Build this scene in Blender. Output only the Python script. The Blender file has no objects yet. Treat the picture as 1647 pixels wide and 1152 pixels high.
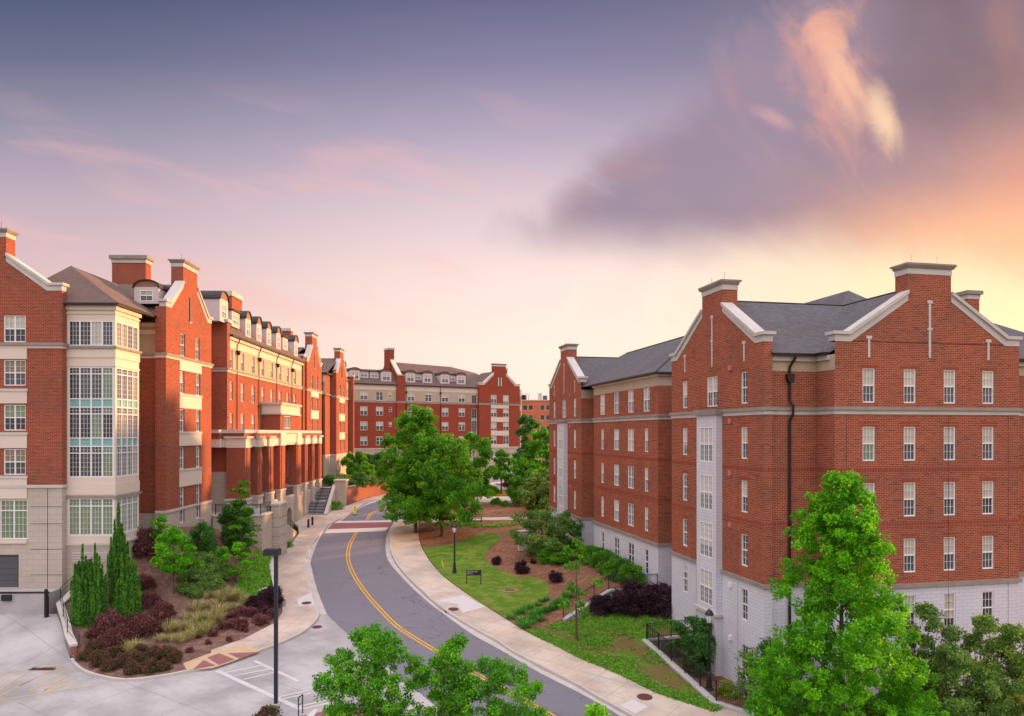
import bpy, bmesh, math, random
import numpy as np
from mathutils import Vector, Matrix
R_ = math.radians
random.seed(7)
S = bpy.context.scene
C = S.collection
# ------------------------------------------------------------------ camera
CAMZ = 14.5; FPX = 1200.0; CX = 823.0; HY = 697.0      # focal length and horizon in photo pixels
cd = bpy.data.cameras.new("camera"); cam = bpy.data.objects.new("camera", cd); C.objects.link(cam)
cam.location = (0, 0, CAMZ); cam.rotation_euler = (R_(90), 0, 0)
cd.sensor_width = 36; cd.lens = 36*FPX/1647; cd.shift_y = (HY-576)/1647; cd.shift_x = 0.0003
cd.clip_start = .5; cd.clip_end = 6000
S.camera = cam
S.render.resolution_x = 1024; S.render.resolution_y = 716
# ------------------------------------------------------------------ exposure
S.view_settings.view_transform = 'Standard'; S.view_settings.look = 'None'
S.view_settings.exposure = 0.85; S.view_settings.gamma = 1.0
# ------------------------------------------------------------------ sun
SUN_AZ = R_(58); SUN_EL = R_(9.5)                       # azimuth to the right of +Y
sd = bpy.data.lights.new("sun", 'SUN'); sd.energy = 4.6; sd.angle = R_(2.5); sd.color = (1.0, .50, .20)
sun = bpy.data.objects.new("sun", sd); C.objects.link(sun)
sv = Vector((math.sin(SUN_AZ)*math.cos(SUN_EL), math.cos(SUN_AZ)*math.cos(SUN_EL), math.sin(SUN_EL)))
sun.rotation_euler = sv.to_track_quat('Z', 'Y').to_euler(); sun.location = (60, 40, 60)
# ------------------------------------------------------------------ node helpers
class NT:
    def __init__(s, nt): s.nt = nt; s.n = nt.nodes; s.l = nt.links
    def add(s, t, **kw):
        n = s.n.new(t)
        for k, v in kw.items(): setattr(n, k, v)
        return n
    def put(s, sock, v):
        if hasattr(v, 'is_output') or isinstance(v, bpy.types.NodeSocket): s.l.new(v, sock)
        else: sock.default_value = v
    def m(s, op, a, b=0.0, c=None, clamp=False):
        n = s.add('ShaderNodeMath', operation=op); n.use_clamp = clamp
        s.put(n.inputs[0], a); s.put(n.inputs[1], b)
        if c is not None: s.put(n.inputs[2], c)
        return n.outputs[0]
    def ss(s, x, a, b):                                # smoothstep a..b
        n = s.add('ShaderNodeMapRange', interpolation_type='SMOOTHSTEP')
        s.put(n.inputs[0], x); n.inputs[1].default_value = a; n.inputs[2].default_value = b
        n.inputs[3].default_value = 0; n.inputs[4].default_value = 1
        return n.outputs[0]
    def mix(s, f, a, b, bt='MIX'):
        n = s.add('ShaderNodeMix', data_type='RGBA', blend_type=bt); n.clamp_factor = True
        s.put(n.inputs[0], f); s.put(n.inputs[6], a); s.put(n.inputs[7], b)
        return n.outputs[2]
    def ramp(s, f, stops):
        n = s.add('ShaderNodeValToRGB'); e = n.color_ramp.elements
        while len(e) > 1: e.remove(e[0])
        e[0].position = stops[0][0]; e[0].color = (*stops[0][1], 1)
        for p, c in stops[1:]: k = e.new(p); k.color = (*c, 1)
        s.put(n.inputs[0], f); return n.outputs[0]
    def noise(s, vec, scale, detail=3, rough=.55, dist=0.0):
        n = s.add('ShaderNodeTexNoise'); n.inputs['Scale'].default_value = scale
        n.inputs['Detail'].default_value = detail; n.inputs['Roughness'].default_value = rough
        n.inputs['Distortion'].default_value = dist
        if vec is not None: s.l.new(vec, n.inputs['Vector'])
        return n.outputs[0]
    def xyz(s, x, y, z=0.0):
        n = s.add('ShaderNodeCombineXYZ'); s.put(n.inputs[0], x); s.put(n.inputs[1], y); s.put(n.inputs[2], z)
        return n.outputs[0]
def lin(r, g, b):
    f = lambda v: (v/255/12.92) if v/255 <= .04045 else ((v/255+.055)/1.055)**2.4
    return (f(r), f(g), f(b))
# ------------------------------------------------------------------ world: evening sky
W = bpy.data.worlds.new("World"); S.world = W; W.use_nodes = True
t = NT(W.node_tree); t.n.clear()
tc = t.add('ShaderNodeTexCoord'); sp = t.add('ShaderNodeSeparateXYZ'); t.l.new(tc.outputs['Generated'], sp.inputs[0])
dx, dy, dz = sp.outputs
yy = t.m('MAXIMUM', dy, .12)
U = t.m('DIVIDE', dx, yy); V = t.m('DIVIDE', dz, yy)
front = t.ss(dy, -.15, .35)
# clear sky by elevation, cool on the left, warm on the right
Vn = t.m('MULTIPLY', V, 1.25)
left = t.ramp(Vn, [(0, lin(244,194,178)), (.16, lin(238,198,186)), (.30, lin(214,184,188)), (.40, lin(190,168,182)), (.52, lin(148,141,162)), (.63, lin(106,107,134)), (.75, lin(74,82,112))])
midc = t.ramp(Vn, [(0, lin(254,230,212)), (.14, lin(255,232,216)), (.26, lin(250,222,214)), (.38, lin(222,198,204)), (.50, lin(180,164,184)), (.62, lin(134,126,156)), (.74, lin(98,96,128))])
right = t.ramp(Vn, [(0, lin(255,232,170)), (.16, lin(255,236,180)), (.28, lin(255,228,180)), (.38, lin(246,200,168)), (.52, lin(176,150,160)), (.64, lin(140,124,142)), (.78, lin(124,110,130))])
base = t.mix(t.ss(U, -.62, .06), left, midc)
base = t.mix(t.ss(U, .02, .62), base, right)
# faint pink wisps, left
n1 = t.noise(t.xyz(t.m('ADD', t.m('MULTIPLY', U, 2.2), t.m('MULTIPLY', V, 1.2)), t.m('ADD', t.m('MULTIPLY', V, 9.0), t.m('MULTIPLY', U, 2.0)), 3.1), 1.6, 3, .5, .6)
wm = t.m('MULTIPLY', t.ss(n1, .50, .72), t.m('MULTIPLY', t.ss(U, .25, -.15), t.m('MULTIPLY', t.ss(V, .5, .36), t.ss(V, .1, .2))))
base = t.mix(t.m('MULTIPLY', wm, .34), base, (*lin(246,186,178), 1))
# small cumulus heads low in the middle
n2 = t.noise(t.xyz(t.m('MULTIPLY', U, 9), t.m('MULTIPLY', V, 12), 0.7), 1.3, 5, .55)
cm = t.m('MULTIPLY', t.ss(n2, .47, .62), t.m('MULTIPLY', t.ss(V, .26, .14), t.m('MULTIPLY', t.ss(U, -.02, .08), t.ss(U, .36, .22))))
base = t.mix(t.m('MULTIPLY', cm, .35), base, (*lin(255,240,214), 1))
# big wind-drawn cloud, upper right, streaked about a point low on the right
ca, cb = .60, .11
du = t.m('SUBTRACT', U, ca); dv = t.m('SUBTRACT', V, cb)
ang = t.m('ARCTAN2', du, dv); rad = t.m('SQRT', t.m('ADD', t.m('MULTIPLY', du, du), t.m('MULTIPLY', dv, dv)))
stv = t.xyz(t.m('MULTIPLY', ang, 3.2), t.m('MULTIPLY', rad, 3.0), 1.3)
ns = t.noise(stv, 1.5, 5, .55, .3)
nb = t.noise(t.xyz(U, V, 5.0), 3.2, 4, .5)
# lower edge: a line rising to the left; outer edge on the left
low = t.m('ADD', t.m('SUBTRACT', V, t.m('MULTIPLY_ADD', t.m('SUBTRACT', U, .07), -.07, .256)), t.m('ADD', t.m('MULTIPLY', t.m('SUBTRACT', ns, .5), .035), t.m('MULTIPLY', t.m('SUBTRACT', nb, .5), .13)))
lowm = t.ss(low, -.045, .06)
lef = t.m('SUBTRACT', U, t.m('MULTIPLY_ADD', t.m('SUBTRACT', V, .29), 1.15, .03))
lefm = t.ss(t.m('ADD', lef, t.m('MULTIPLY', t.m('SUBTRACT', ns, .5), .24)), -.05, .085)
cmask = t.m('MULTIPLY', lowm, lefm)
warm = t.ss(t.m('ADD', t.m('MULTIPLY', U, .75), t.m('MULTIPLY', t.m('SUBTRACT', .60, V), .85)), .42, .86)
ccol = t.mix(warm, (*lin(152,130,148), 1), (*lin(226,148,112), 1))
dark = t.m('MULTIPLY', t.ss(U, .38, .60), t.ss(V, .34, .47))
ccol = t.mix(t.m('MULTIPLY', t.ss(ns, .46, .70), .34), ccol, (*lin(196,148,146), 1))
ccol = t.mix(t.m('MULTIPLY', t.ss(nb, .58, .36), .30), ccol, (*lin(136,112,128), 1))
ccol = t.mix(t.m('MULTIPLY', dark, t.m('MULTIPLY_ADD', t.ss(nb, .34, .62), -.30, .92)), ccol, (*lin(112,84,92), 1))
# orange underside along the lower edge, to the right
und = t.m('MULTIPLY', t.m('MULTIPLY', t.ss(V, .355, .255), t.ss(U, .30, .66)), .95)
ccol = t.mix(und, ccol, (*lin(255,184,134), 1))
# lit billow: an ellipse-like blaze with streaked edges
def blaze(cu, cv, su, sv_, rot, k, col, sky, amp=.8):
    a = t.m('SUBTRACT', U, cu); b = t.m('SUBTRACT', V, cv)
    c, s_ = math.cos(rot), math.sin(rot)
    p = t.m('DIVIDE', t.m('ADD', t.m('MULTIPLY', a, c), t.m('MULTIPLY', b, s_)), su)
    q = t.m('DIVIDE', t.m('SUBTRACT', t.m('MULTIPLY', b, c), t.m('MULTIPLY', a, s_)), sv_)
    r = t.m('SQRT', t.m('ADD', t.m('MULTIPLY', p, p), t.m('MULTIPLY', q, q)))
    nn = t.noise(t.xyz(t.m('MULTIPLY', ang, 5.0), t.m('MULTIPLY', rad, 7.0), cu*7), 1.5, 6, .6, .9)
    r = t.m('ADD', r, t.m('MULTIPLY', t.m('SUBTRACT', nn, .5), 2.6*amp))
    return t.mix(t.m('MULTIPLY', t.ss(r, 1.15, .05), k), sky, (*col, 1))
sky = t.mix(t.m('MULTIPLY', cmask, .97), base, ccol)
sky = blaze(.430, .480, .066, .135, R_(24), .62, lin(232,160,138), sky, .7)
sky = blaze(.448, .478, .030, .100, R_(26), .8, lin(252,190,154), sky, .8)
sky = blaze(.500, .420, .024, .060, R_(20), .85, lin(255,210,168), sky, .55)
sky = blaze(.430, .545, .050, .040, R_(10), .55, lin(238,168,140), sky, 1.0)
sky = blaze(.352, .422, .014, .040, R_(62), .55, lin(226,166,158), sky, .5)
sky = blaze(.655, .54, .030, .10, R_(12), .22, lin(196,124,98), sky, .9)
# rest of the dome: unseen, made brighter overhead and behind to light the street
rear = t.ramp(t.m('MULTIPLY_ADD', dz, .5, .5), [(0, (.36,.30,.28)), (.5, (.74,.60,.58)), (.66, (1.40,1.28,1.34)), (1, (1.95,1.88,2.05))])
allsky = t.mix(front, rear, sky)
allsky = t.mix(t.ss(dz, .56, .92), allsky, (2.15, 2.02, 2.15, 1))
allsky = t.mix(t.ss(dz, -.02, -.12), allsky, (.30, .22, .19, 1))
# sun side beyond the right edge of the frame
sg = t.m('ADD', t.m('MULTIPLY', dx, math.sin(SUN_AZ)), t.m('MULTIPLY', dy, math.cos(SUN_AZ)))
glow = t.m('MULTIPLY', t.ss(sg, .93, 1.0), t.ss(dz, .42, .02))
allsky = t.mix(t.m('MULTIPLY', glow, .6), allsky, (1.5, .92, .48, 1))
nis = t.add('ShaderNodeTexSky', sky_type='NISHITA'); nis.sun_disc = False
nis.sun_elevation = SUN_EL; nis.sun_rotation = SUN_AZ
bg1 = t.add('ShaderNodeBackground'); t.l.new(nis.outputs[0], bg1.inputs[0]); bg1.inputs[1].default_value = .008
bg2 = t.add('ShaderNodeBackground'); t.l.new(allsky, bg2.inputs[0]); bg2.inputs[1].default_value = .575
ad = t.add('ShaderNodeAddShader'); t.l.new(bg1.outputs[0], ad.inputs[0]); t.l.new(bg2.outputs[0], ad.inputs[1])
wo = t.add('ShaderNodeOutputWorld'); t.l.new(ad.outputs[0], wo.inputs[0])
# ------------------------------------------------------------------ materials
MATS = {}
def newmat(name):
    m = bpy.data.materials.new(name); m.use_nodes = True; MATS[name] = m
    x = NT(m.node_tree); p = m.node_tree.nodes['Principled BSDF']; return m, x, p
def simple(name, col, rough=.7, var=.12, scale=1.5, metal=0.0, spec=.3, bump=0.0, fine=30):
    m, x, p = newmat(name)
    g = x.add('ShaderNodeNewGeometry').outputs['Position']
    n = x.noise(g, scale, 4); n3 = x.noise(g, fine, 2)
    a = tuple(c*(1-var) for c in col)+(1,); b = tuple(min(1, c*(1+var)) for c in col)+(1,)
    c1 = x.mix(n, a, b); c1 = x.mix(x.m('MULTIPLY', n3, var), c1, tuple(c*.6 for c in col)+(1,))
    x.put(p.inputs['Base Color'], c1); p.inputs['Roughness'].default_value = rough
    p.inputs['Metallic'].default_value = metal; p.inputs['Specular IOR Level'].default_value = spec
    if bump:
        bn = x.add('ShaderNodeBump'); bn.inputs['Strength'].default_value = bump; bn.inputs['Distance'].default_value = .03
        x.put(bn.inputs['Height'], n3); x.put(p.inputs['Normal'], bn.outputs[0])
    return m
def brickmat(name, c1, c2, mort, bw=.30, bh=.10, ms=.012, vari=.25, weather=.18, off=.5, bump=.35, blackish=0.0, grime=(.1,.07,.06)):
    m, x, p = newmat(name)
    uv = x.add('ShaderNodeUVMap').outputs[0]
    g = x.add('ShaderNodeNewGeometry').outputs['Position']
    b = x.add('ShaderNodeTexBrick'); x.l.new(uv, b.inputs['Vector'])
    b.offset = off; b.inputs['Scale'].default_value = 1.0
    b.inputs['Brick Width'].default_value = bw; b.inputs['Row Height'].default_value = bh
    b.inputs['Mortar Size'].default_value = ms; b.inputs['Mortar Smooth'].default_value = .3
    b.inputs['Bias'].default_value = 0
    b.inputs['Color1'].default_value = (*c1, 1); b.inputs['Color2'].default_value = (*c2, 1); b.inputs['Mortar'].default_value = (*mort, 1)
    col = b.outputs[0]
    big = x.noise(g, .35, 4, .6)
    col = x.mix(x.m('MULTIPLY', x.ss(big, .35, .7), weather), col, (*grime, 1))
    if blackish:
        # a scatter of burnt bricks: cell noise on the brick grid
        sx = x.add('ShaderNodeSeparateXYZ'); x.l.new(uv, sx.inputs[0])
        row = x.m('FLOOR', x.m('DIVIDE', sx.outputs[1], bh)); 
        cx_ = x.m('FLOOR', x.m('ADD', x.m('DIVIDE', sx.outputs[0], bw), x.m('MULTIPLY', x.m('MODULO', row, 2.0), .5)))
        wn = x.add('ShaderNodeTexWhiteNoise', noise_dimensions='2D'); x.l.new(x.xyz(cx_, row), wn.inputs['Vector'])
        col = x.mix(x.m('MULTIPLY', x.ss(wn.outputs[0], 1-blackish, 1-blackish+.03), x.m('MULTIPLY', x.m('SUBTRACT', 1.0, b.outputs[1]), .65)), col, (.055,.03,.03,1))
        col = x.mix(x.m('MULTIPLY', x.ss(wn.outputs[0], blackish+.03, 0.0), .25), col, (.42,.16,.09,1))
    f = x.noise(g, 14, 3)
    col = x.mix(x.m('MULTIPLY', f, vari*.6), col, tuple(v*.45 for v in c1)+(1,))
    # rain streaks
    st = x.add('ShaderNodeSeparateXYZ'); x.l.new(uv, st.inputs[0])
    sn = x.noise(x.xyz(x.m('MULTIPLY', st.outputs[0], 1.6), x.m('MULTIPLY', st.outputs[1], .12)), 1.0, 3)
    col = x.mix(x.m('MULTIPLY', x.ss(sn, .58, .8), weather), col, (*grime, 1))
    x.put(p.inputs['Base Color'], col); p.inputs['Roughness'].default_value = .85; p.inputs['Specular IOR Level'].default_value = .2
    bn = x.add('ShaderNodeBump'); bn.inputs['Strength'].default_value = bump; bn.inputs['Distance'].default_value = .01
    x.put(bn.inputs['Height'], x.m('SUBTRACT', 1.0, b.outputs[1])); x.put(p.inputs['Normal'], bn.outputs[0])
    return m
BR = brickmat('red_brick_near', (.25,.034,.014), (.375,.068,.026), (.50,.31,.20), .30, .10, .0105, weather=.30, blackish=.08)
BL = brickmat('red_brick_left', (.235,.029,.012), (.345,.056,.021), (.46,.28,.18), .30, .10, .0100, weather=.26, blackish=.05)
BF = brickmat('red_brick_far', (.27,.028,.011), (.34,.042,.016), (.34,.15,.09), .30, .10, .010)
SOL = brickmat('soldier_brick', (.25,.026,.011), (.31,.038,.015), (.42,.25,.17), .10, .30, .010, off=0)
STW = brickmat('pale_grey_block', (.66,.65,.71), (.62,.61,.67), (.42,.40,.45), .60, .20, .010, weather=.12, bump=.25, grime=(.33,.25,.2))
STB = brickmat('beige_block', (.52,.44,.37), (.48,.405,.34), (.33,.27,.22), .80, .40, .010, weather=.16, bump=.25, grime=(.26,.2,.15))
BEI = brickmat('beige_brick', (.54,.44,.32), (.49,.39,.285), (.30,.23,.17), .30, .10, .010, bump=.2, grime=(.28,.2,.14))
CAST = simple('cast_stone', (.54,.495,.46), .8, .22, .9, fine=9)
CREAM = simple('cream_panel', (.66,.55,.46), .8, .08, .5)
WEAT = simple('weathered_cap_stone', (.30,.255,.225), .9, .42, 1.3, fine=7)
def roofmat(name, c1, c2):
    m = brickmat(name, c1, c2, tuple(v*.55 for v in c1), .33, .14, .008, vari=.8, weather=.3, bump=.5)
    return m
ROOF = roofmat('brown_shingle', (.165,.108,.092), (.21,.14,.115))
ROOFG = roofmat('grey_shingle', (.115,.108,.122), (.17,.155,.168))
METAL = simple('dark_gutter', (.03,.022,.02), .45, .1, 2, .3)
BLACK = simple('black_paint', (.012,.012,.014), .45, .1, 3, 0, .5)
NAVY = simple('navy_pole_paint', (.016,.022,.036), .4, .1, 3, 0, .5)
WHITE = simple('white_window_paint', (.78,.76,.76), .5, .04, 3)
STUC = simple('dormer_stucco', (.56,.47,.46), .85, .06, .8)
SLATE = brickmat('dark_dormer_roof', (.055,.05,.056), (.085,.078,.084), (.03,.03,.032), .2, .12, .01, weather=.1)
DOOR = simple('grey_door', (.09,.09,.10), .5, .1, 1)
TEAL = simple('teal_glass_panel', (.20,.40,.38), .25, .06, 2, 0, .5)
CONC = simple('grey_concrete', (.44,.41,.40), .9, .22, .45, fine=5)
YEL = simple('yellow_paint', (.68,.34,.025), .7, .2, 2, fine=6)
YELF = simple('faded_yellow_paint', (.56,.37,.14), .8, .25, 1.2, fine=5)
WHP = simple('white_road_paint', (.55,.53,.53), .8, .18, 2, fine=6)
RUST = simple('rusty_iron', (.12,.045,.035), .7, .2, 5)
NEON = simple('fluorescent_yellow', (.85,.90,.03), .5, .03, 3)
REDP = simple('red_sign_paint', (.65,.05,.05), .5, .03, 3)
BARK = simple('bark', (.11,.075,.055), .95, .3, 3, bump=.6, fine=18)
PINK = simple('pink_alarm_box', (.5,.16,.17), .5, .05, 3)
ORB = brickmat('sunlit_orange_brick', (.58,.125,.05), (.64,.15,.06), (.5,.25,.12), .3, .1, .01)  # brick colour raised to stand for sunlight its front does not catch
def panem(name, col, rough=.06):
    m, x, p = newmat(name)
    uv = x.add('ShaderNodeUVMap').outputs[0]; s3 = x.add('ShaderNodeSeparateXYZ'); x.l.new(uv, s3.inputs[0])
    oi = x.add('ShaderNodeObjectInfo').outputs['Random']
    folds = x.noise(x.xyz(x.m('MULTIPLY', s3.outputs[0], 9.0), x.m('MULTIPLY', s3.outputs[1], .6), x.m('MULTIPLY', oi, 31.0)), 1.0, 3)
    c = x.mix(folds, tuple(v*.55 for v in col)+(1,), tuple(min(1, v*1.35) for v in col)+(1,))
    c = x.mix(x.m('MULTIPLY', oi, .45), c, tuple(v*.45 for v in col)+(1,))
    x.put(p.inputs['Base Color'], c); p.inputs['Roughness'].default_value = .6
    p.inputs['Coat Weight'].default_value = 1.0; p.inputs['Coat Roughness'].default_value = rough; p.inputs['Coat IOR'].default_value = 1.45
    bn = x.add('ShaderNodeBump'); bn.inputs['Strength'].default_value = .05; bn.inputs['Distance'].default_value = .1
    x.put(bn.inputs['Height'], x.noise(x.add('ShaderNodeNewGeometry').outputs['Position'], 1.3, 1)); x.put(p.inputs['Coat Normal'], bn.outputs[0])
    return m
P_BL = panem('pane_with_cream_blind', (.58,.52,.42)); P_DK = panem('pane_dark_room', (.018,.019,.022))
P_GR = panem('pane_half_dark', (.075,.072,.08)); P_GN = panem('pane_green_curtain', (.20,.27,.15)); P_TN = panem('pane_tan_curtain', (.26,.19,.10))
def panevar():
    m, x, p = newmat('pane_with_part_drawn_blind')
    uv = x.add('ShaderNodeUVMap').outputs[0]; s3 = x.add('ShaderNodeSeparateXYZ'); x.l.new(uv, s3.inputs[0])
    oi = x.add('ShaderNodeObjectInfo').outputs['Random']
    thr = x.m('MULTIPLY', x.m('FRACT', x.m('MULTIPLY', oi, 7.3)), 1.9)
    sl = x.m('FRACT', x.m('MULTIPLY', s3.outputs[1], 18.0))
    bl = x.mix(x.m('MULTIPLY', sl, .35), (.60,.54,.44,1), (.36,.31,.25,1)); bl = x.mix(x.m('MULTIPLY', oi, .4), bl, (.40,.30,.2,1))
    c = x.mix(x.m('GREATER_THAN', s3.outputs[1], thr), (.022,.022,.026,1), bl)
    x.put(p.inputs['Base Color'], c); p.inputs['Roughness'].default_value = .6
    p.inputs['Coat Weight'].default_value = 1.0; p.inputs['Coat Roughness'].default_value = .05; p.inputs['Coat IOR'].default_value = 1.5
    return m
P_VAR = panevar()
P_SC = simple('dark_insect_screen', (.035,.032,.038), .8, .1, 3)
def asphalt():
    m, x, p = newmat('asphalt'); g = x.add('ShaderNodeNewGeometry').outputs['Position']
    a = x.noise(g, .12, 4); b = x.noise(g, 45, 2); c = x.noise(g, 1.1, 4)
    col = x.mix(a, (.105,.098,.122,1), (.165,.152,.178,1)); col = x.mix(x.m('MULTIPLY', b, .5), col, (.24,.225,.25,1))
    col = x.mix(x.m('MULTIPLY', x.ss(c, .55, .8), .35), col, (.085,.075,.09,1))
    # hairline cracks
    v = x.add('ShaderNodeTexVoronoi', feature='DISTANCE_TO_EDGE'); v.inputs['Scale'].default_value = .16
    dn = x.add('ShaderNodeVectorMath', operation='ADD'); x.l.new(g, dn.inputs[0])
    nn = x.add('ShaderNodeTexNoise'); nn.inputs['Scale'].default_value = .8; nn.inputs['Detail'].default_value = 5; x.l.new(g, nn.inputs['Vector'])
    sc = x.add('ShaderNodeVectorMath', operation='SCALE'); x.l.new(nn.outputs['Color'], sc.inputs[0]); sc.inputs['Scale'].default_value = 2.0
    x.l.new(sc.outputs[0], dn.inputs[1]); x.l.new(dn.outputs[0], v.inputs['Vector'])
    col = x.mix(x.m('MULTIPLY', x.ss(v.outputs[0], .010, .002), x.m('MULTIPLY', x.ss(a, .40, .6), .75)), col, (.05,.045,.055,1))
    x.put(p.inputs['Base Color'], col); p.inputs['Roughness'].default_value = .8
    bn = x.add('ShaderNodeBump'); bn.inputs['Strength'].default_value = .3; bn.inputs['Distance'].default_value = .01
    x.put(bn.inputs['Height'], b); x.put(p.inputs['Normal'], bn.outputs[0]); return m
ASPH = asphalt()
def pavemat(name, col, jw, ja=0.0, dirt=(.2,.14,.1), tile=True, jo=(0,0)):
    m, x, p = newmat(name); g = x.add('ShaderNodeNewGeometry').outputs['Position']
    mp = x.add('ShaderNodeMapping'); mp.inputs['Rotation'].default_value = (0, 0, ja); mp.inputs['Location'].default_value = (jo[0], jo[1], 0); x.l.new(g, mp.inputs['Vector'])
    s3 = x.add('ShaderNodeSeparateXYZ'); x.l.new(mp.outputs[0], s3.inputs[0])
    a = x.noise(g, .3, 5); b = x.noise(g, 22, 2); c = x.noise(g, 2.2, 5, .65)
    col1 = x.mix(x.ss(a, .3, .7), tuple(v*.70 for v in col)+(1,), tuple(min(1, v*1.18) for v in col)+(1,))
    sm = x.noise(x.xyz(x.m('MULTIPLY', s3.outputs[0], .25), x.m('MULTIPLY', s3.outputs[1], 1.4)), 1.0, 5, .6)
    col1 = x.mix(x.m('MULTIPLY', x.ss(sm, .5, .75), .35), col1, tuple(v*.62 for v in col)+(1,))
    if tile:   # each slab its own tone
        wn = x.add('ShaderNodeTexWhiteNoise', noise_dimensions='2D')
        x.l.new(x.xyz(x.m('FLOOR', x.m('DIVIDE', s3.outputs[0], jw)), x.m('FLOOR', x.m('DIVIDE', s3.outputs[1], jw))), wn.inputs['Vector'])
        col1 = x.mix(x.m('MULTIPLY', wn.outputs[0], .34), col1, (col[0]*1.08, col[1]*.86, col[2]*.70, 1))
    col1 = x.mix(x.m('MULTIPLY', b, .22), col1, tuple(v*.6 for v in col)+(1,))
    col1 = x.mix(x.m('MULTIPLY', x.ss(c, .52, .78), .45), col1, (*dirt, 1))
    js = []
    for o in (0, 1):
        f = x.m('FRACT', x.m('DIVIDE', s3.outputs[o], jw)); js.append(x.m('LESS_THAN', x.m('ABSOLUTE', x.m('SUBTRACT', f, .5)), .022/jw))
    col1 = x.mix(x.m('MULTIPLY', x.m('MAXIMUM', js[0], js[1]), .5), col1, tuple(v*.42 for v in col)+(1,))
    x.put(p.inputs['Base Color'], col1); p.inputs['Roughness'].default_value = .88; p.inputs['Specular IOR Level'].default_value = .2
    return m
WALK = pavemat('tan_sidewalk_concrete', (.54,.455,.385), 1.83, R_(38), (.30,.22,.17))
WALKL = pavemat('left_sidewalk_concrete', (.52,.43,.37), 1.83, R_(8), (.30,.21,.17))
APR = pavemat('pale_apron_concrete', (.405,.38,.375), 4.6, R_(32), (.30,.25,.26), False, (1.5,.6))
NEWC = simple('new_pale_concrete', (.56,.525,.51), .9, .06, .8)
PAVR = brickmat('red_pavers', (.27,.085,.09), (.34,.115,.12), (.3,.2,.19), .20, .10, .008)
KERBM = simple('kerb_concrete', (.50,.45,.42), .9, .25, .8, fine=3)
def groundmat(name, a, b, c, s1=.25, s2=2.5, s3_=18, thr=(.45,.62)):
    m, x, p = newmat(name); g = x.add('ShaderNodeNewGeometry').outputs['Position']
    n1 = x.noise(g, s1, 4); n2 = x.noise(g, s2, 5, .65); n3 = x.noise(g, s3_, 4, .7)
    col = x.mix(x.ss(n1, .35, .65), (*a, 1), (*b, 1)); col = x.mix(x.m('MULTIPLY', x.ss(n2, *thr), .75), col, (*c, 1))
    col = x.mix(x.m('MULTIPLY', x.ss(n3, .4, .75), .45), col, tuple(v*.45 for v in a)+(1,))
    x.put(p.inputs['Base Color'], col); p.inputs['Roughness'].default_value = .95; p.inputs['Specular IOR Level'].default_value = .1
    bn = x.add('ShaderNodeBump'); bn.inputs['Strength'].default_value = .8; bn.inputs['Distance'].default_value = .06
    x.put(bn.inputs['Height'], n3); x.put(p.inputs['Normal'], bn.outputs[0]); return m
LAWN = groundmat('mown_lawn', (.085,.19,.014), (.13,.235,.022), (.25,.26,.06), .35, 1.1, 30)
MULCH = groundmat('pine_straw', (.25,.115,.068), (.21,.09,.055), (.36,.20,.125), .4, 3.0, 40)
MULCHL = groundmat('brown_mulch', (.205,.115,.088), (.17,.09,.07), (.30,.19,.15), .4, 2.2, 30)
DIRT = groundmat('dirt_ground', (.22,.13,.085), (.16,.15,.06), (.10,.14,.03), .2, 1.5, 12)
WEED = groundmat('weedy_slope', (.12,.20,.02), (.16,.22,.03), (.20,.095,.06), .35, .55, 22, (.42,.50))
def leafmat(name, cols, trans=.35, rough=.55, gain=1.95):
    cols = [tuple(min(.75, v*gain) for v in c) for c in cols]
    m, x, p = newmat(name)
    at = x.add('ShaderNodeAttribute'); at.attribute_name = 'tint'
    g = x.add('ShaderNodeNewGeometry').outputs['Position']
    f = x.m('ADD', x.m('MULTIPLY', at.outputs['Fac'], .75), x.m('MULTIPLY', x.noise(g, .9, 3), .25))
    k = len(cols); col = x.ramp(f, [(i/(k-1), c) for i, c in enumerate(cols)])
    x.put(p.inputs['Base Color'], col); p.inputs['Roughness'].default_value = rough; p.inputs['Specular IOR Level'].default_value = .25
    tr = x.add('ShaderNodeBsdfTranslucent'); x.l.new(col, tr.inputs[0])
    mx = x.add('ShaderNodeMixShader'); mx.inputs[0].default_value = trans
    x.l.new(p.outputs[0], mx.inputs[1]); x.l.new(tr.outputs[0], mx.inputs[2])
    x.l.new(mx.outputs[0], m.node_tree.nodes['Material Output'].inputs[0]); return m
LF_MAPLE = leafmat('maple_leaves', [(.022,.085,.003), (.048,.18,.004), (.10,.30,.006), (.23,.43,.012)])
LF_OAK = leafmat('street_tree_leaves', [(.017,.066,.004), (.038,.14,.006), (.085,.225,.009), (.17,.31,.016)])
LF_GOLD = leafmat('yellow_green_leaves', [(.045,.13,.006), (.095,.22,.009), (.17,.30,.013), (.26,.30,.02)])
LF_FG = leafmat('foreground_leaves', [(.022,.085,.005), (.048,.17,.008), (.10,.27,.012), (.19,.36,.02)])
LF_DARK = leafmat('dark_leaves', [(.014,.05,.010), (.028,.09,.014), (.05,.14,.02), (.09,.19,.03)])
LF_OLIVE = leafmat('olive_leaves', [(.035,.075,.016), (.07,.135,.026), (.125,.205,.04), (.20,.29,.055)])
LF_JUN = leafmat('juniper_sprays', [(.012,.05,.008), (.035,.115,.012), (.075,.19,.018), (.13,.27,.03)], .25)
LF_RED = leafmat('red_barberry_leaves', [(.030,.015,.013), (.075,.028,.026), (.15,.052,.052), (.30,.11,.11)], .3)
LF_REDG = leafmat('red_tipped_green_leaves', [(.02,.035,.012), (.045,.055,.018), (.11,.035,.028), (.22,.045,.05)], .3)
LF_PURP = leafmat('purple_loropetalum_leaves', [(.018,.008,.014), (.035,.014,.022), (.065,.026,.038), (.11,.05,.06)], .25, .55, 1.25)
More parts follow.
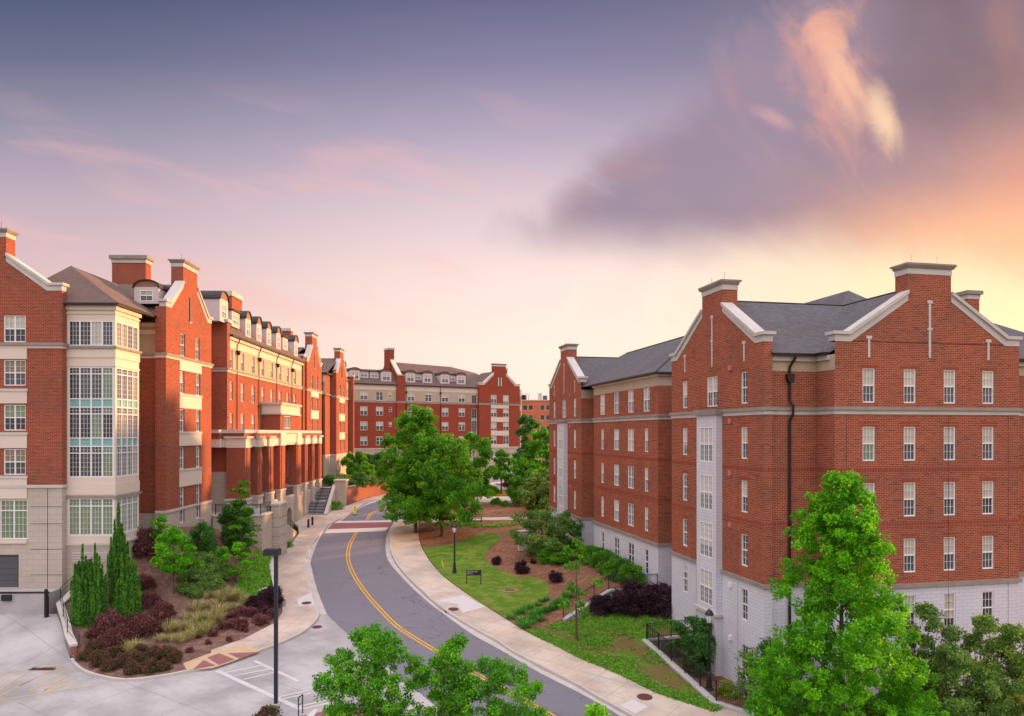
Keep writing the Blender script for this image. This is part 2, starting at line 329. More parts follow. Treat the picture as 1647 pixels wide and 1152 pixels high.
LF_LIME = leafmat('lime_leaves', [(.12,.20,.01), (.25,.34,.015), (.42,.46,.03)], .3, .55, 1.25)
LF_GRASS = leafmat('ornamental_grass_blades', [(.10,.15,.03), (.26,.27,.08), (.46,.38,.17), (.6,.47,.28)], .3, .55, 1.25)
LF_COVER = leafmat('ground_cover_leaves', [(.05,.13,.012), (.10,.22,.02), (.18,.30,.04)], .3)
LF_STRAP = leafmat('green_strap_leaves', [(.02,.09,.01), (.04,.15,.015), (.09,.24,.03)], .3)
LF_FLOW = leafmat('magenta_flowers', [(.12,.02,.06), (.35,.08,.22), (.5,.18,.36)], .3, .55, 1.25)

# ------------------------------------------------------------------ object helpers
def tag(o, label=None, cat=None, group=None, kind=None):
    if label: o['label'] = label
    if cat: o['category'] = cat
    if group: o['group'] = group
    if kind: o['kind'] = kind
    return o
def empty(name, loc=(0, 0, 0), rz=0.0, label=None, cat=None, group=None):
    o = bpy.data.objects.new(name, None); C.objects.link(o); o.location = loc; o.rotation_euler = (0, 0, rz)
    o.empty_display_size = .3
    return tag(o, label, cat, group)
def autouv(me):
    nv = len(me.vertices); co = np.empty(nv*3); me.vertices.foreach_get('co', co); co = co.reshape(-1, 3)
    nl = len(me.loops); vi = np.empty(nl, dtype=np.int64); me.loops.foreach_get('vertex_index', vi)
    npoly = len(me.polygons); nr = np.empty(npoly*3); me.polygons.foreach_get('normal', nr); nr = nr.reshape(-1, 3)
    tot = np.empty(npoly, dtype=np.int64); me.polygons.foreach_get('loop_total', tot)
    n = np.repeat(nr, tot, axis=0)
    up = np.array([0, 0, 1.0]); u = np.cross(up, n); L = np.linalg.norm(u, axis=1)
    flat = L < .05; u[flat] = (1, 0, 0); L[flat] = 1; u /= L[:, None]
    v = np.cross(n, u); p = co[vi]
    uv = np.stack([(p*u).sum(1), (p*v).sum(1)], 1)
    lay = me.uv_layers.new(name='UVMap'); lay.data.foreach_set('uv', uv.astype(np.float32).ravel())
class MB:
    """collects polygons with a material each and links them as one mesh object"""
    def __init__(s): s.v = []; s.f = []; s.m = []; s.mats = []
    def mi(s, mat):
        if mat not in s.mats: s.mats.append(mat)
        return s.mats.index(mat)
    def poly(s, pts, mat):
        i = len(s.v); s.v += [tuple(p) for p in pts]; s.f.append(tuple(range(i, i+len(pts)))); s.m.append(s.mi(mat))
    def box(s, x0, x1, y0, y1, z0, z1, mat, skip=''):
        P = lambda *a: a
        if 'b' not in skip: s.poly([P(x0,y0,z0), P(x0,y1,z0), P(x1,y1,z0), P(x1,y0,z0)], mat)
        if 't' not in skip: s.poly([P(x0,y0,z1), P(x1,y0,z1), P(x1,y1,z1), P(x0,y1,z1)], mat)
        s.poly([P(x0,y0,z0), P(x1,y0,z0), P(x1,y0,z1), P(x0,y0,z1)], mat)
        s.poly([P(x1,y1,z0), P(x0,y1,z0), P(x0,y1,z1), P(x1,y1,z1)], mat)
        s.poly([P(x0,y1,z0), P(x0,y0,z0), P(x0,y0,z1), P(x0,y1,z1)], mat)
        s.poly([P(x1,y0,z0), P(x1,y1,z0), P(x1,y1,z1), P(x1,y0,z1)], mat)
    def prism(s, pts, vec, mat):
        """closed polygon extruded by vec"""
        q = [tuple(np.add(p, vec)) for p in pts]; n = len(pts)
        a = np.array(pts, float); nrm = np.zeros(3)
        for i in range(n): nrm += np.cross(a[i], a[(i+1) % n])
        if np.dot(nrm, vec) > 0: pts = pts[::-1]; q = q[::-1]
        s.poly(pts, mat); s.poly(q[::-1], mat)
        for i in range(n): j = (i+1) % n; s.poly([pts[j], pts[i], q[i], q[j]], mat)
    def bar(s, a, b, r, mat, n=8, r2=None):
        a = Vector(a); b = Vector(b); d = (b-a).normalized(); u = d.orthogonal().normalized(); w = d.cross(u)
        r2 = r if r2 is None else r2
        A = [a+(u*math.cos(2*math.pi*i/n)+w*math.sin(2*math.pi*i/n))*r for i in range(n)]
        B = [b+(u*math.cos(2*math.pi*i/n)+w*math.sin(2*math.pi*i/n))*r2 for i in range(n)]
        for i in range(n): j = (i+1) % n; s.poly([A[i], A[j], B[j], B[i]], mat)
        s.poly(A[::-1], mat); s.poly(B, mat)
    def lathe(s, prof, c, mat, n=14):
        for (r0, z0), (r1, z1) in zip(prof, prof[1:]):
            for i in range(n):
                a0 = 2*math.pi*i/n; a1 = 2*math.pi*(i+1)/n
                q = [(c[0]+r0*math.cos(a0), c[1]+r0*math.sin(a0), c[2]+z0), (c[0]+r0*math.cos(a1), c[1]+r0*math.sin(a1), c[2]+z0),
                     (c[0]+r1*math.cos(a1), c[1]+r1*math.sin(a1), c[2]+z1), (c[0]+r1*math.cos(a0), c[1]+r1*math.sin(a0), c[2]+z1)]
                if r0 < 1e-5: q = q[1:] if False else [q[0], q[2], q[3]]
                elif r1 < 1e-5: q = q[:3]
                s.poly(q, mat)
    def build(s, name, parent=None, smooth=False):
        me = bpy.data.meshes.new(name); me.from_pydata(s.v, [], s.f)
        for m in s.mats: me.materials.append(m)
        me.polygons.foreach_set('material_index', s.m)
        if smooth: me.polygons.foreach_set('use_smooth', [True]*len(s.f))
        me.update(); autouv(me)
        o = bpy.data.objects.new(name, me); C.objects.link(o)
        if parent: o.parent = parent
        return o
def inst(name, me, parent, loc, rz):
    o = bpy.data.objects.new(name, me); C.objects.link(o); o.parent = parent; o.location = loc; o.rotation_euler = (0, 0, rz); return o
def dup(root, loc=None, rz=None, label=None, group=None, scale=None):
    r = root.copy(); C.objects.link(r)
    if loc is not None: r.location = loc
    if rz is not None: r.rotation_euler = (0, 0, rz)
    if scale is not None: r.scale = scale
    if label: r['label'] = label
    if group: r['group'] = group
    for ch in list(root.children):
        c = ch.copy(); C.objects.link(c); c.parent = r
        for g in list(ch.children):
            d = g.copy(); C.objects.link(d); d.parent = c
    return r
# ------------------------------------------------------------------ terrain heights
def zr(x, y):
    """street level: rises up the street, flattens at both ends"""
    z = -2.99 + .072*y
    if y > 108: z = 4.786 + (y-108)*.030
    if y < 30: z = -.83 + (y-30)*.02
    return z
def P(px, py, off=0.0):
    """where a sight line through a photo point meets the street surface"""
    rx = (px-CX)/FPX; k = (py-HY)/FPX; lo, hi = 5.0, 400.0
    for _ in range(60):
        m = (lo+hi)/2
        if CAMZ-k*m > zr(rx*m, m)+off: lo = m
        else: hi = m
    return (rx*lo, lo)
def AT(px, Y): return ((px-CX)/FPX*Y, Y)
def ZA(py, Y): return CAMZ-(py-HY)/FPX*Y
def tps(pts):
    p = np.array(pts, float); n = len(p)
    d = np.linalg.norm(p[:, None, :2]-p[None, :, :2], axis=2)
    K = np.where(d > 0, d*d*np.log(d+1e-9), 0)+np.eye(n)*.4
    Q = np.hstack([np.ones((n, 1)), p[:, :2]]); A = np.block([[K, Q], [Q.T, np.zeros((3, 3))]])
    w = np.linalg.solve(A, np.concatenate([p[:, 2], np.zeros(3)]))
    def f(x, y):
        r = np.hypot(p[:, 0]-x, p[:, 1]-y); k = np.where(r > 0, r*r*np.log(r+1e-9), 0)
        return float(k @ w[:n] + w[n] + w[n+1]*x + w[n+2]*y)
    return f
def drape(name, pts, zf, off, mat, res=1.0, thick=0.0, parent=None):
    bm = bmesh.new(); vs = [bm.verts.new((x, y, 0)) for x, y in pts]; f = bm.faces.new(vs)
    f.normal_update()
    if f.normal.z < 0: f.normal_flip()
    bmesh.ops.triangulate(bm, faces=bm.faces[:])
    xs = [p[0] for p in pts]; ys = [p[1] for p in pts]
    for ax, lo, hi in ((0, min(xs), max(xs)), (1, min(ys), max(ys))):
        k = math.ceil(lo/res)*res
        while k < hi:
            co = (k, 0, 0) if ax == 0 else (0, k, 0); no = (1, 0, 0) if ax == 0 else (0, 1, 0)
            bmesh.ops.bisect_plane(bm, geom=bm.verts[:]+bm.edges[:]+bm.faces[:], plane_co=co, plane_no=no); k += res
    bmesh.ops.remove_doubles(bm, verts=bm.verts[:], dist=.001)
    for v in bm.verts: v.co.z = zf(v.co.x, v.co.y)+off
    if thick:
        edges = [e for e in bm.edges if e.is_boundary]
        r = bmesh.ops.extrude_edge_only(bm, edges=edges)
        for v in [g for g in r['geom'] if isinstance(g, bmesh.types.BMVert)]: v.co.z -= thick
    bmesh.ops.recalc_face_normals(bm, faces=bm.faces[:])
    up = sum(f.normal.z for f in bm.faces)
    if up < 0: bmesh.ops.reverse_faces(bm, faces=bm.faces[:])
    me = bpy.data.meshes.new(name); bm.to_mesh(me); bm.free(); me.materials.append(mat); autouv(me)
    if not thick: me.polygons.foreach_set('use_smooth', [True]*len(me.polygons))
    o = bpy.data.objects.new(name, me); C.objects.link(o)
    if parent: o.parent = parent
    return o
def struct(o): o['kind'] = 'structure'; return o
def catmull(pts, step=1.0):
    P_ = [np.array(p, float) for p in pts]; P_ = [2*P_[0]-P_[1]]+P_+[2*P_[-1]-P_[-2]]; out = []
    for i in range(1, len(P_)-2):
        a, b, c, d = P_[i-1:i+3]; n = max(2, int(np.linalg.norm(c-b)/step))
        for k in range(n):
            u = k/n; out.append(.5*((2*b)+(-a+c)*u+(2*a-5*b+4*c-d)*u*u+(-a+3*b-3*c+d)*u**3))
    out.append(P_[-2]); return [tuple(o) for o in out]
def offs(pl, d):
    """offset a polyline to its right by d"""
    a = np.array(pl); tg = np.gradient(a, axis=0); tg /= np.linalg.norm(tg, axis=1)[:, None]
    return [tuple(p) for p in a+np.stack([tg[:, 1], -tg[:, 0]], 1)*d]
def sweep(name, pl, w, zf, z0, z1, mat, parent=None):
    """a raised strip of width w to the right of the polyline"""
    mb = MB(); q = offs(pl, w)
    for (a, b, c, d) in zip(pl, pl[1:], q[1:], q):
        A = [(p[0], p[1], zf(*p)+z1) for p in (a, d, c, b)]; B = [(p[0], p[1], zf(*p)+z0) for p in (a, d, c, b)]
        n = (b[0]-a[0])*(d[1]-a[1])-(b[1]-a[1])*(d[0]-a[0])
        mb.poly(A, mat); mb.poly([A[1], B[1], B[2], A[2]], mat); mb.poly([A[3], B[3], B[0], A[0]], mat)
    for p, r, flip in ((pl[0], q[0], 0), (pl[-1], q[-1], 1)):
        e = [(p[0], p[1], zf(*p)+z0), (r[0], r[1], zf(*r)+z0), (r[0], r[1], zf(*r)+z1), (p[0], p[1], zf(*p)+z1)]
        mb.poly(e if not flip else e[::-1], mat)
    return mb.build(name, parent)
# ------------------------------------------------------------------ building kit
WCACHE = {}
def gwin(w, rows, units, fr=.06, key=None, mt=.017, mull=.08):
    """window meshes: white frame with muntins, and the panes behind it; rows run from the sill up"""
    k = (round(w, 3), tuple((round(r[0], 3),)+tuple(r[1:3])+tuple(m.name for m in r[3]) for r in rows), units)
    if k in WCACHE: return WCACHE[k]
    f = MB(); g = MB(); H = sum(r[0] for r in rows)
    f.box(-w/2, w/2, -.05, .05, 0, fr, WHITE); f.box(-w/2, w/2, -.05, .05, H-fr, H, WHITE)
    f.box(-w/2, -w/2+fr, -.05, .05, fr, H-fr, WHITE); f.box(w/2-fr, w/2, -.05, .05, fr, H-fr, WHITE)
    z = 0; uw = w/units
    for ri, (h, mc, mr, mats) in enumerate(rows):
        if ri: f.box(-w/2+fr, w/2-fr, -.04, .04, z-.035, z+.035, WHITE)
        za = z+(.035 if ri else fr); zb = z+h-(.035 if ri < len(rows)-1 else fr)
        for u in range(units):
            xa = -w/2+u*uw+(fr if u == 0 else mull/2); xb = -w/2+(u+1)*uw-(fr if u == units-1 else mull/2)
            if u: f.box(xa-mull, xa, -.045, .045, za, zb, WHITE)
            for i in range(1, mc): x = xa+(xb-xa)*i/mc; f.box(x-mt/2, x+mt/2, -.02, .02, za, zb, WHITE)
            for i in range(1, mr):
                zz = za+(zb-za)*i/mr
                for c in range(mc):
                    a = xa+(xb-xa)*c/mc+(mt/2 if c else 0); b = xa+(xb-xa)*(c+1)/mc-(mt/2 if c < mc-1 else 0)
                    f.box(a, b, -.018, .018, zz-mt/2, zz+mt/2, WHITE)
            m = mats[u % len(mats)]
            g.poly([(xa-.01, .03, za-.01), (xb+.01, .03, za-.01), (xb+.01, .03, zb+.01), (xa-.01, .03, zb+.01)], m)
        z += h
    def mk(mb, nm):
        o = mb.build(nm); me = o.data; bpy.data.objects.remove(o); return me
    both = MB(); both.v = f.v+g.v; both.f = list(f.f)+[tuple(i+len(f.v) for i in q) for q in g.f]
    both.mats = f.mats+[m for m in g.mats if m not in f.mats]; both.m = [both.mats.index(f.mats[i]) for i in f.m]+[both.mats.index(g.mats[i]) for i in g.m]
    WCACHE[k] = (mk(f, 'window_frame'), mk(g, 'window_pane'), mk(both, 'window_with_panes')); return WCACHE[k]
rw = random.Random(5)
def hung(w, h, units=1, mc=2, mr=2, style='R'):
    """double-hung sashes; blinds drawn in the upper sash more often than the lower"""
    r = rw.random()
    if style == 'R': up, lo = [(P_BL, P_GR), (P_BL, P_DK), (P_VAR, P_VAR), (P_DK, P_DK)][0 if r < .3 else 1 if r < .5 else 2 if r < .9 else 3]
    elif style == 'B': up, lo = [(P_BL, P_GR), (P_BL, P_DK), (P_BL, P_GN)][0 if r < .7 else 1 if r < .9 else 2]
    elif style == 'L': up, lo = [(P_GN, P_DK), (P_DK, P_DK), (P_BL, P_GR), (P_TN, P_GR)][int(r*4)]
    elif style == 'F': up, lo = [(P_VAR, P_VAR), (P_BL, P_GR), (P_BL, P_DK), (P_VAR, P_VAR)][int(r*4)]
    elif style == 'S': up, lo = P_SC, P_SC
    return gwin(w, [(h/2, mc, mr, (lo,)), (h/2, mc, mr, (up,))], units)
class Bld:
    def __init__(s, ox, oy, deg, name, label, cat='building', z=0.0):
        s.root = empty(name, (ox, oy, 0), R_(deg), label, cat); s.deg = deg
    def add_window(s, mesh, pos, rz, name='window'):
        o = inst(name, mesh[0], s.root, pos, rz); p = bpy.data.objects.new('pane', mesh[1]); C.objects.link(p); p.parent = o
        return o
    def wall(s, p0, p1, z0, z1, zones, wins=(), depth=.16, name='wall', poly=None, holes=()):
        """wall from p0 to p1 (outside on the right); zones [(z_from, material)]; wins [(s, z_top, mesh, w, h)]"""
        dx, dy = p1[0]-p0[0], p1[1]-p0[1]; L = math.hypot(dx, dy); ux, uy = dx/L, dy/L; nx, ny = uy, -ux
        rz = math.atan2(dy, dx); mb = MB()
        H = [(c-w/2, c+w/2, zt-h, zt) for c, zt, me, w, h in wins]+list(holes)
        ss = sorted(set([0, L]+[a for h in H for a in h[:2] if 0 < a < L])); zs = sorted(set([z0, z1]+[z for h in H for z in h[2:] if z0 < z < z1]+[z for z, m in zones if z0 < z < z1]))
        pt = lambda q, z, d=0: (p0[0]+ux*q-nx*d, p0[1]+uy*q-ny*d, z)
        def zm(z):
            r = zones[0][1]
            for a, m in zones:
                if z >= a: r = m
            return r
        for a, b in zip(ss, ss[1:]):
            if b-a < 1e-4: continue
            for c, d in zip(zs, zs[1:]):
                mx, mz = (a+b)/2, (c+d)/2
                if any(h[0] < mx < h[1] and h[2] < mz < h[3] for h in H): continue
                mb.poly([pt(a, c), pt(b, c), pt(b, d), pt(a, d)], zm(mz))
        for a, b, c, d in H:
            m = zm((c+d)/2)
            mb.poly([pt(a, c), pt(a, d), pt(a, d, depth), pt(a, c, depth)], m); mb.poly([pt(b, d), pt(b, c), pt(b, c, depth), pt(b, d, depth)], m)
            mb.poly([pt(a, d), pt(b, d), pt(b, d, depth), pt(a, d, depth)], m); mb.poly([pt(b, c), pt(a, c), pt(a, c, depth), pt(b, c, depth)], CAST)
        if poly: mb.poly([pt(q, z) for q, z in poly], zm(poly[0][1]+.01))
        o = mb.build(name, s.root)
        for c, zt, me, w, h in wins:
            q = pt(c, zt-h, depth-.07); s.add_window(me, q, rz)
        return o
    def course(s, path, z0, z1, proj, mat, name='string_course', mb=None):
        """moulding along a path of wall corners (outside on the right), mitred at the corners"""
        P_ = [np.array(p, float) for p in path]; n = len(P_); out = []
        for i in range(n):
            if i == 0: d = P_[1]-P_[0]; d /= np.linalg.norm(d); o = np.array([d[1], -d[0]]); out.append(P_[0]+o*proj)
            elif i == n-1: d = P_[-1]-P_[-2]; d /= np.linalg.norm(d); o = np.array([d[1], -d[0]]); out.append(P_[-1]+o*proj)
            else:
                a = P_[i]-P_[i-1]; a /= np.linalg.norm(a); b = P_[i+1]-P_[i]; b /= np.linalg.norm(b)
                na = np.array([a[1], -a[0]]); nb = np.array([b[1], -b[0]]); o = na+nb; o *= proj/max(.2, np.dot(o, na)); out.append(P_[i]+o)
        own = mb is None; mb = mb or MB()
        for i in range(n-1):
            a, b, c, d = P_[i], P_[i+1], out[i+1], out[i]
            mb.poly([(*d, z0), (*c, z0), (*c, z1), (*d, z1)], mat)
            mb.poly([(*d, z1), (*c, z1), (*b, z1), (*a, z1)], mat); mb.poly([(*a, z0), (*b, z0), (*c, z0), (*d, z0)], mat)
        mb.poly([(*P_[0], z0), (*out[0], z0), (*out[0], z1), (*P_[0], z1)], mat)
        mb.poly([(*out[-1], z0), (*P_[-1], z0), (*P_[-1], z1), (*out[-1], z1)], mat)
        return mb.build(name, s.root) if own else None
    def gable(s, p0, p1, z0, ws, zs, zc, hc, zt, brick, slits=(), cw=None, endret=0.0, stone=CAST, thick=.5, chd=1.0, capm=WEAT):
        """parapet gable above z0 with flat shoulders, raked coping and a chimney on the ridge"""
        dx, dy = p1[0]-p0[0], p1[1]-p0[1]; W_ = math.hypot(dx, dy); ux, uy = dx/W_, dy/W_; nx, ny = uy, -ux; c = W_/2
        pt = lambda q, z, d=0: (p0[0]+ux*q-nx*d, p0[1]+uy*q-ny*d, z)
        prof = [(0, z0), (W_, z0), (W_, zs), (W_-ws, zs), (c+hc, zc), (c-hc, zc), (ws, zs), (0, zs)]
        mb = MB(); mb.prism([pt(q, z) for q, z in prof], (-nx*thick, -ny*thick, 0), brick); mb.build('gable_wall', s.root)
        # coping: flat band below, projecting slab above
        k = (zc-zs)/(c-hc-ws)
        for side in (0, 1):
            m = lambda q: q if side == 0 else W_-q
            b = MB()
            band = [(0, zs), (ws, zs), (c-hc, zc), (c-hc, zc+.38), (ws-.1, zs+.38), (0, zs+.38)]
            b.prism([pt(m(q), z, -.03) for q, z in band], (-nx*(thick+.06), -ny*(thick+.06), 0), stone)
            cop = [(-.14, zs+.38), (ws-.1, zs+.38), (c-hc, zc+.38), (c-hc, zc+.58), (ws-.2, zs+.56), (-.14, zs+.56)]
            b.prism([pt(m(q), z, -.14) for q, z in cop], (-nx*(thick+.3), -ny*(thick+.3), 0), stone)
            b.build('coping', s.root)
        ch = MB()
        ch.prism([pt(c-hc, zc), pt(c+hc, zc), pt(c+hc, zt-.60), pt(c-hc, zt-.60)], (-nx*chd, -ny*chd, 0), brick)
        o = ch.build('chimney', s.root)
        cc = MB()
        cc.prism([pt(c-hc-.03, zt-.60, -.03), pt(c+hc+.03, zt-.60, -.03), pt(c+hc+.03, zt-.26, -.03), pt(c-hc-.03, zt-.26, -.03)], (-nx*(chd+.06), -ny*(chd+.06), 0), stone)
        cc.prism([pt(c-hc-.1, zt-.26, -.1), pt(c+hc+.1, zt-.26, -.1), pt(c+hc+.2, zt-.10, -.2), pt(c-hc-.2, zt-.10, -.2)], (-nx*(chd+.2), -ny*(chd+.2), 0), capm)
        cc.prism([pt(c-hc-.2, zt-.10, -.2), pt(c+hc+.2, zt-.10, -.2), pt(c+hc+.2, zt, -.2), pt(c-hc-.2, zt, -.2)], (-nx*(chd+.4), -ny*(chd+.4), 0), capm)
        for q in (c-hc*.6, c+hc*.6): cc.bar(pt(q, zt, .4), pt(q, zt+.6, .4), .012, METAL, 5)
        q = cc.build('chimney_cap', s.root); q.parent = o
        for kind, q, za, zb in slits:
            sl = MB(); w = .07
            sl.prism([pt(q-w, za, -.03), pt(q+w, za, -.03), pt(q+w, zb, -.03), pt(q-w, zb, -.03)], (-nx*-.03+nx*0, -ny*-.03, 0) if False else (-nx*.04, -ny*.04, 0), stone)
            for zz in ((zb-.18, zb),)+(((za+zb)/2-.06, (za+zb)/2+.06),)*(kind == 'long'):
                sl.prism([pt(q-.17, zz[0], -.045), pt(q+.17, zz[0], -.045), pt(q+.17, zz[1], -.045), pt(q-.17, zz[1], -.045)], (-nx*.04, -ny*.04, 0), stone)
            sl.build('stone_slit_ornament', s.root)
    def panel(s, p0, p1, sa, sb, za, zb, mat, proj=.04, name='spandrel_panel', thick=.05):
        dx, dy = p1[0]-p0[0], p1[1]-p0[1]; L = math.hypot(dx, dy); ux, uy = dx/L, dy/L; nx, ny = uy, -ux
        pt = lambda q, z, d=0: (p0[0]+ux*q-nx*d, p0[1]+uy*q-ny*d, z)
        mb = MB(); mb.prism([pt(sa, za, -proj), pt(sb, za, -proj), pt(sb, zb, -proj), pt(sa, zb, -proj)], (-nx*(proj+thick-.05), -ny*(proj+thick-.05), 0), mat)
        return mb.build(name, s.root)
    def downpipe(s, x, y, ztop, zbot, nx, ny, jog=.0):
        """rainwater pipe with a swan neck and a hopper head; (nx,ny) points away from the wall"""
        mb = MB(); o = .10
        mb.bar((x+nx*.42, y+ny*.42, ztop), (x+nx*o, y+ny*o, ztop-.75), .055, METAL)
        mb.bar((x+nx*o, y+ny*o, ztop-.75), (x+nx*o, y+ny*o, zbot), .055, METAL)
        q = mb.build('downpipe', s.root)
        h = MB(); h.lathe([(.09, -.35), (.2, -.12), (.22, .1), (.001, .1)], (x+nx*.24, y+ny*.24, ztop-1.35), METAL, 8); k = h.build('hopper_head', s.root); k.parent = q
    def bandmesh(s, path, z0, z1, mat=None):
        s.course(path, z0, z1, .004, mat or SOL, 'soldier_course')
# ================================================================== RIGHT BUILDING
RB = Bld(14.05, 41.5, 12.13, 'brick_building', 'red brick residence hall with grey roof and pale grey block base, right of the road')
ZB = 5.97
zn = [(-3, STW), (ZB, BR)]
T6 = [18.10, 14.87, 11.74, 8.60]
def rowwins(centres, tops, w, h=1.86, units=1, mc=2, style='R'):
    return [(c, t_, hung(w, h, units, mc, 2, style), w, h) for c in centres for t_ in tops]
def left_gable(b0, b1, a=0.0, base=True):
    """the street-facing gable wing with the white stone oriel shaft"""
    W_ = b1-b0; c = W_/2; p0, p1 = (a, b1), (a, b0)
    wins = rowwins([c-3.95, c+3.97], T6+[5.42], .72)
    if base: wins += rowwins([c+3.97], [2.15], .72, 1.9, style='S') + rowwins([c-3.95], [1.9], .72, 1.3, style='S')
    wins += rowwins([c], [18.10], 1.42, 1.9, 2, 2)
    RB.wall(p0, p1, -2.0, 19.62, zn, wins)
    RB.gable(p0, p1, 19.60, .95, 19.62, 22.02, 1.38, 24.0, BR,
             [('long', c, 18.75, 22.0), ('short', c-3.95, 18.7, 19.9), ('short', c+3.97, 18.7, 19.9)])
    # oriel shaft: front faces the street
    q0, q1 = (a-.42, b0+c+1.33), (a-.42, b0+c-1.33)
    sw = []
    for zt in (14.90, 11.85, 8.85, 5.85, 2.7):
        st = 'S' if zt < 3 else 'R'; h = 2.2
        sw.append((1.33, zt, hung(1.74, h, 3, 2, 3, st), 1.74, h))
    RB.wall(q0, q1, -2, 15.66, [(-3, STW)], sw, name='oriel_wall', depth=.12)
    RB.wall((a, q0[1]), q0, -2, 15.66, [(-3, STW)], name='oriel_wall'); RB.wall(q1, (a, q1[1]), -2, 15.66, [(-3, STW)], name='oriel_wall')
    RB.course([(a, q0[1]), q0, q1, (a, q1[1])], 15.655, 16.0, .17, WEAT, 'oriel_cap')
    RB.course([(a, q0[1]), q0, q1, (a, q1[1])], 3.15, 3.33, .17, CAST, 'oriel_sill')
    for b_, hi in ((b0+c-2.4, 5),):
        for zz in (18.3, 15.1, 11.95, 8.8):
            m = MB(); m.box(a-.12, a-.002, b_-.16, b_+.16, zz, zz+.3, PINK); m.build('alarm_box', RB.root)
    for zz in (5.2, 2.0):
        m = MB(); m.box(a-.14, a-.002, b0+c-2.55, b0+c-2.3, zz, zz+.28, WHITE); m.build('wall_light', RB.root)
left_gable(0, 12.27)
left_gable(33.75, 46.1)
RB.wall((0, 0), (.5, 0), -2, 19.62, zn); RB.wall((.5, 0), (.5, .25), -2, 19.62, zn)
zrec = [(-3, STW), (ZB, BR), (18.0, BEI)]
RB.wall((.5, .25), (3.42, .25), -2, 18.85, zrec); RB.wall((3.42, .25), (3.42, -1.4), -2, 18.85, zrec)
# gable wing facing the viewer
bw_ = []
for c_ in (2.13, 4.75, 7.37, 9.96): bw_ += rowwins([c_], T6, .78, 1.9, 1, 3, 'B') + rowwins([c_], [5.40, 2.3], .78, 1.9, 1, 3, 'R')
RB.wall((3.42, -1.4), (15.5, -1.4), -2, 19.62, zn, bw_)
RB.gable((3.42, -1.4), (15.5, -1.4), 19.60, 1.0, 19.55, 21.95, 1.42, 24.05, BR,
         [('long', 6.04, 18.75, 22.0), ('short', 2.13, 18.7, 19.9), ('short', 9.96, 18.7, 19.9)])
RB.wall((15.5, -1.4), (15.5, .25), -2, 19.62, zn); RB.wall((15.5, .25), (24, .25), -2, 18.85, zrec)
RB.wall((24, .25), (24, 12.27), -2, 18.85, zrec)
# link and middle wing
RB.wall((24, 12.27), (3, 12.27), -2, 18.85, zrec); RB.wall((3, 12.27), (0, 12.27), -2, 19.62, zn)
RB.wall((3, 15.75), (3, 12.27), -2, 18.85, zrec)
RB.wall((.45, 15.75), (3, 15.75), -2, 19.05, [(-3, STW), (ZB, BR), (18.15, STB)])
mw = []
for c_, w_, u_ in ((2.55, .72, 1), (6.3, 1.3, 2), (9.75, 1.4, 2), (13.15, .72, 1)):
    mw += rowwins([c_ if u_ == 2 else c_], [18.10], 1.3, 1.86, 2, 2) + rowwins([c_], T6[1:], w_, 1.86, u_, 2) + rowwins([c_], [5.3], w_, 2.0, u_, 1, 'S')
RB.wall((.45, 31.2), (.45, 15.75), -2, 19.05, [(-3, STW), (ZB, BR), (18.15, BEI)], mw)
RB.wall((1.7, 31.2), (.45, 31.2), -2, 19.05, zrec); RB.wall((1.7, 33.75), (1.7, 31.2), -2, 18.85, zrec)
RB.wall((0, 33.75), (1.7, 33.75), -2, 18.85, zrec); RB.wall((14, 46.1), (0, 46.1), -2, 18.85, zn)
RB.wall((14, 12.3), (14, 46.1), -2, 18.85, zrec)
path = [(12, 46.1), (0, 46.1), (0, 33.75), (1.7, 33.75), (1.7, 31.2), (.45, 31.2), (.45, 15.75), (3, 15.75), (3, 12.27), (0, 12.27), (0, 0), (.5, 0), (.5, .25), (3.42, .25), (3.42, -1.4), (15.5, -1.4), (15.5, .25), (24, .25)]
RB.course(path, 15.78, 15.96, .15, WEAT, 'string_course_cap'); RB.course(path, 15.55, 15.78, .05, CAST, 'string_course')
RB.course(path, ZB-.12, ZB+.10, .13, WEAT, 'base_course')
for z_ in (12.35, 9.20): RB.bandmesh(path, z_, z_+.30)
def lintel(pts, vec):
    hb = MB(); hb.prism(pts, vec, SOL); hb.build('brick_lintel', RB.root)
for c_, tt in [(c_, z_) for c_ in (2.13, 4.75, 7.37, 9.96) for z_ in T6]:
    lintel([(3.42+c_-.62, -1.404, tt+.003), (3.42+c_+.62, -1.404, tt+.003), (3.42+c_+.62, -1.404, tt+.28), (3.42+c_-.62, -1.404, tt+.28)], (0, .003, 0))
for b_ in (6.13+3.95, 6.13-3.97, 40.0+3.95, 40.0-3.97):
    for tt in T6: lintel([(-.004, b_+.55, tt+.003), (-.004, b_-.55, tt+.003), (-.004, b_-.55, tt+.28), (-.004, b_+.55, tt+.28)], (.003, 0, 0))
# expansion joints, corner pilaster lines
ej = MB()
for b_ in (12.27-3.9, 2.9): ej.box(-.004, -.001, b_-.012, b_+.012, -1, 15.5, METAL)
for a_ in (4.15, 14.75, 10.7): ej.box(a_-.012, a_+.012, -1.404, -1.401, -1, 15.5, METAL)
ej.build('expansion_joints', RB.root)
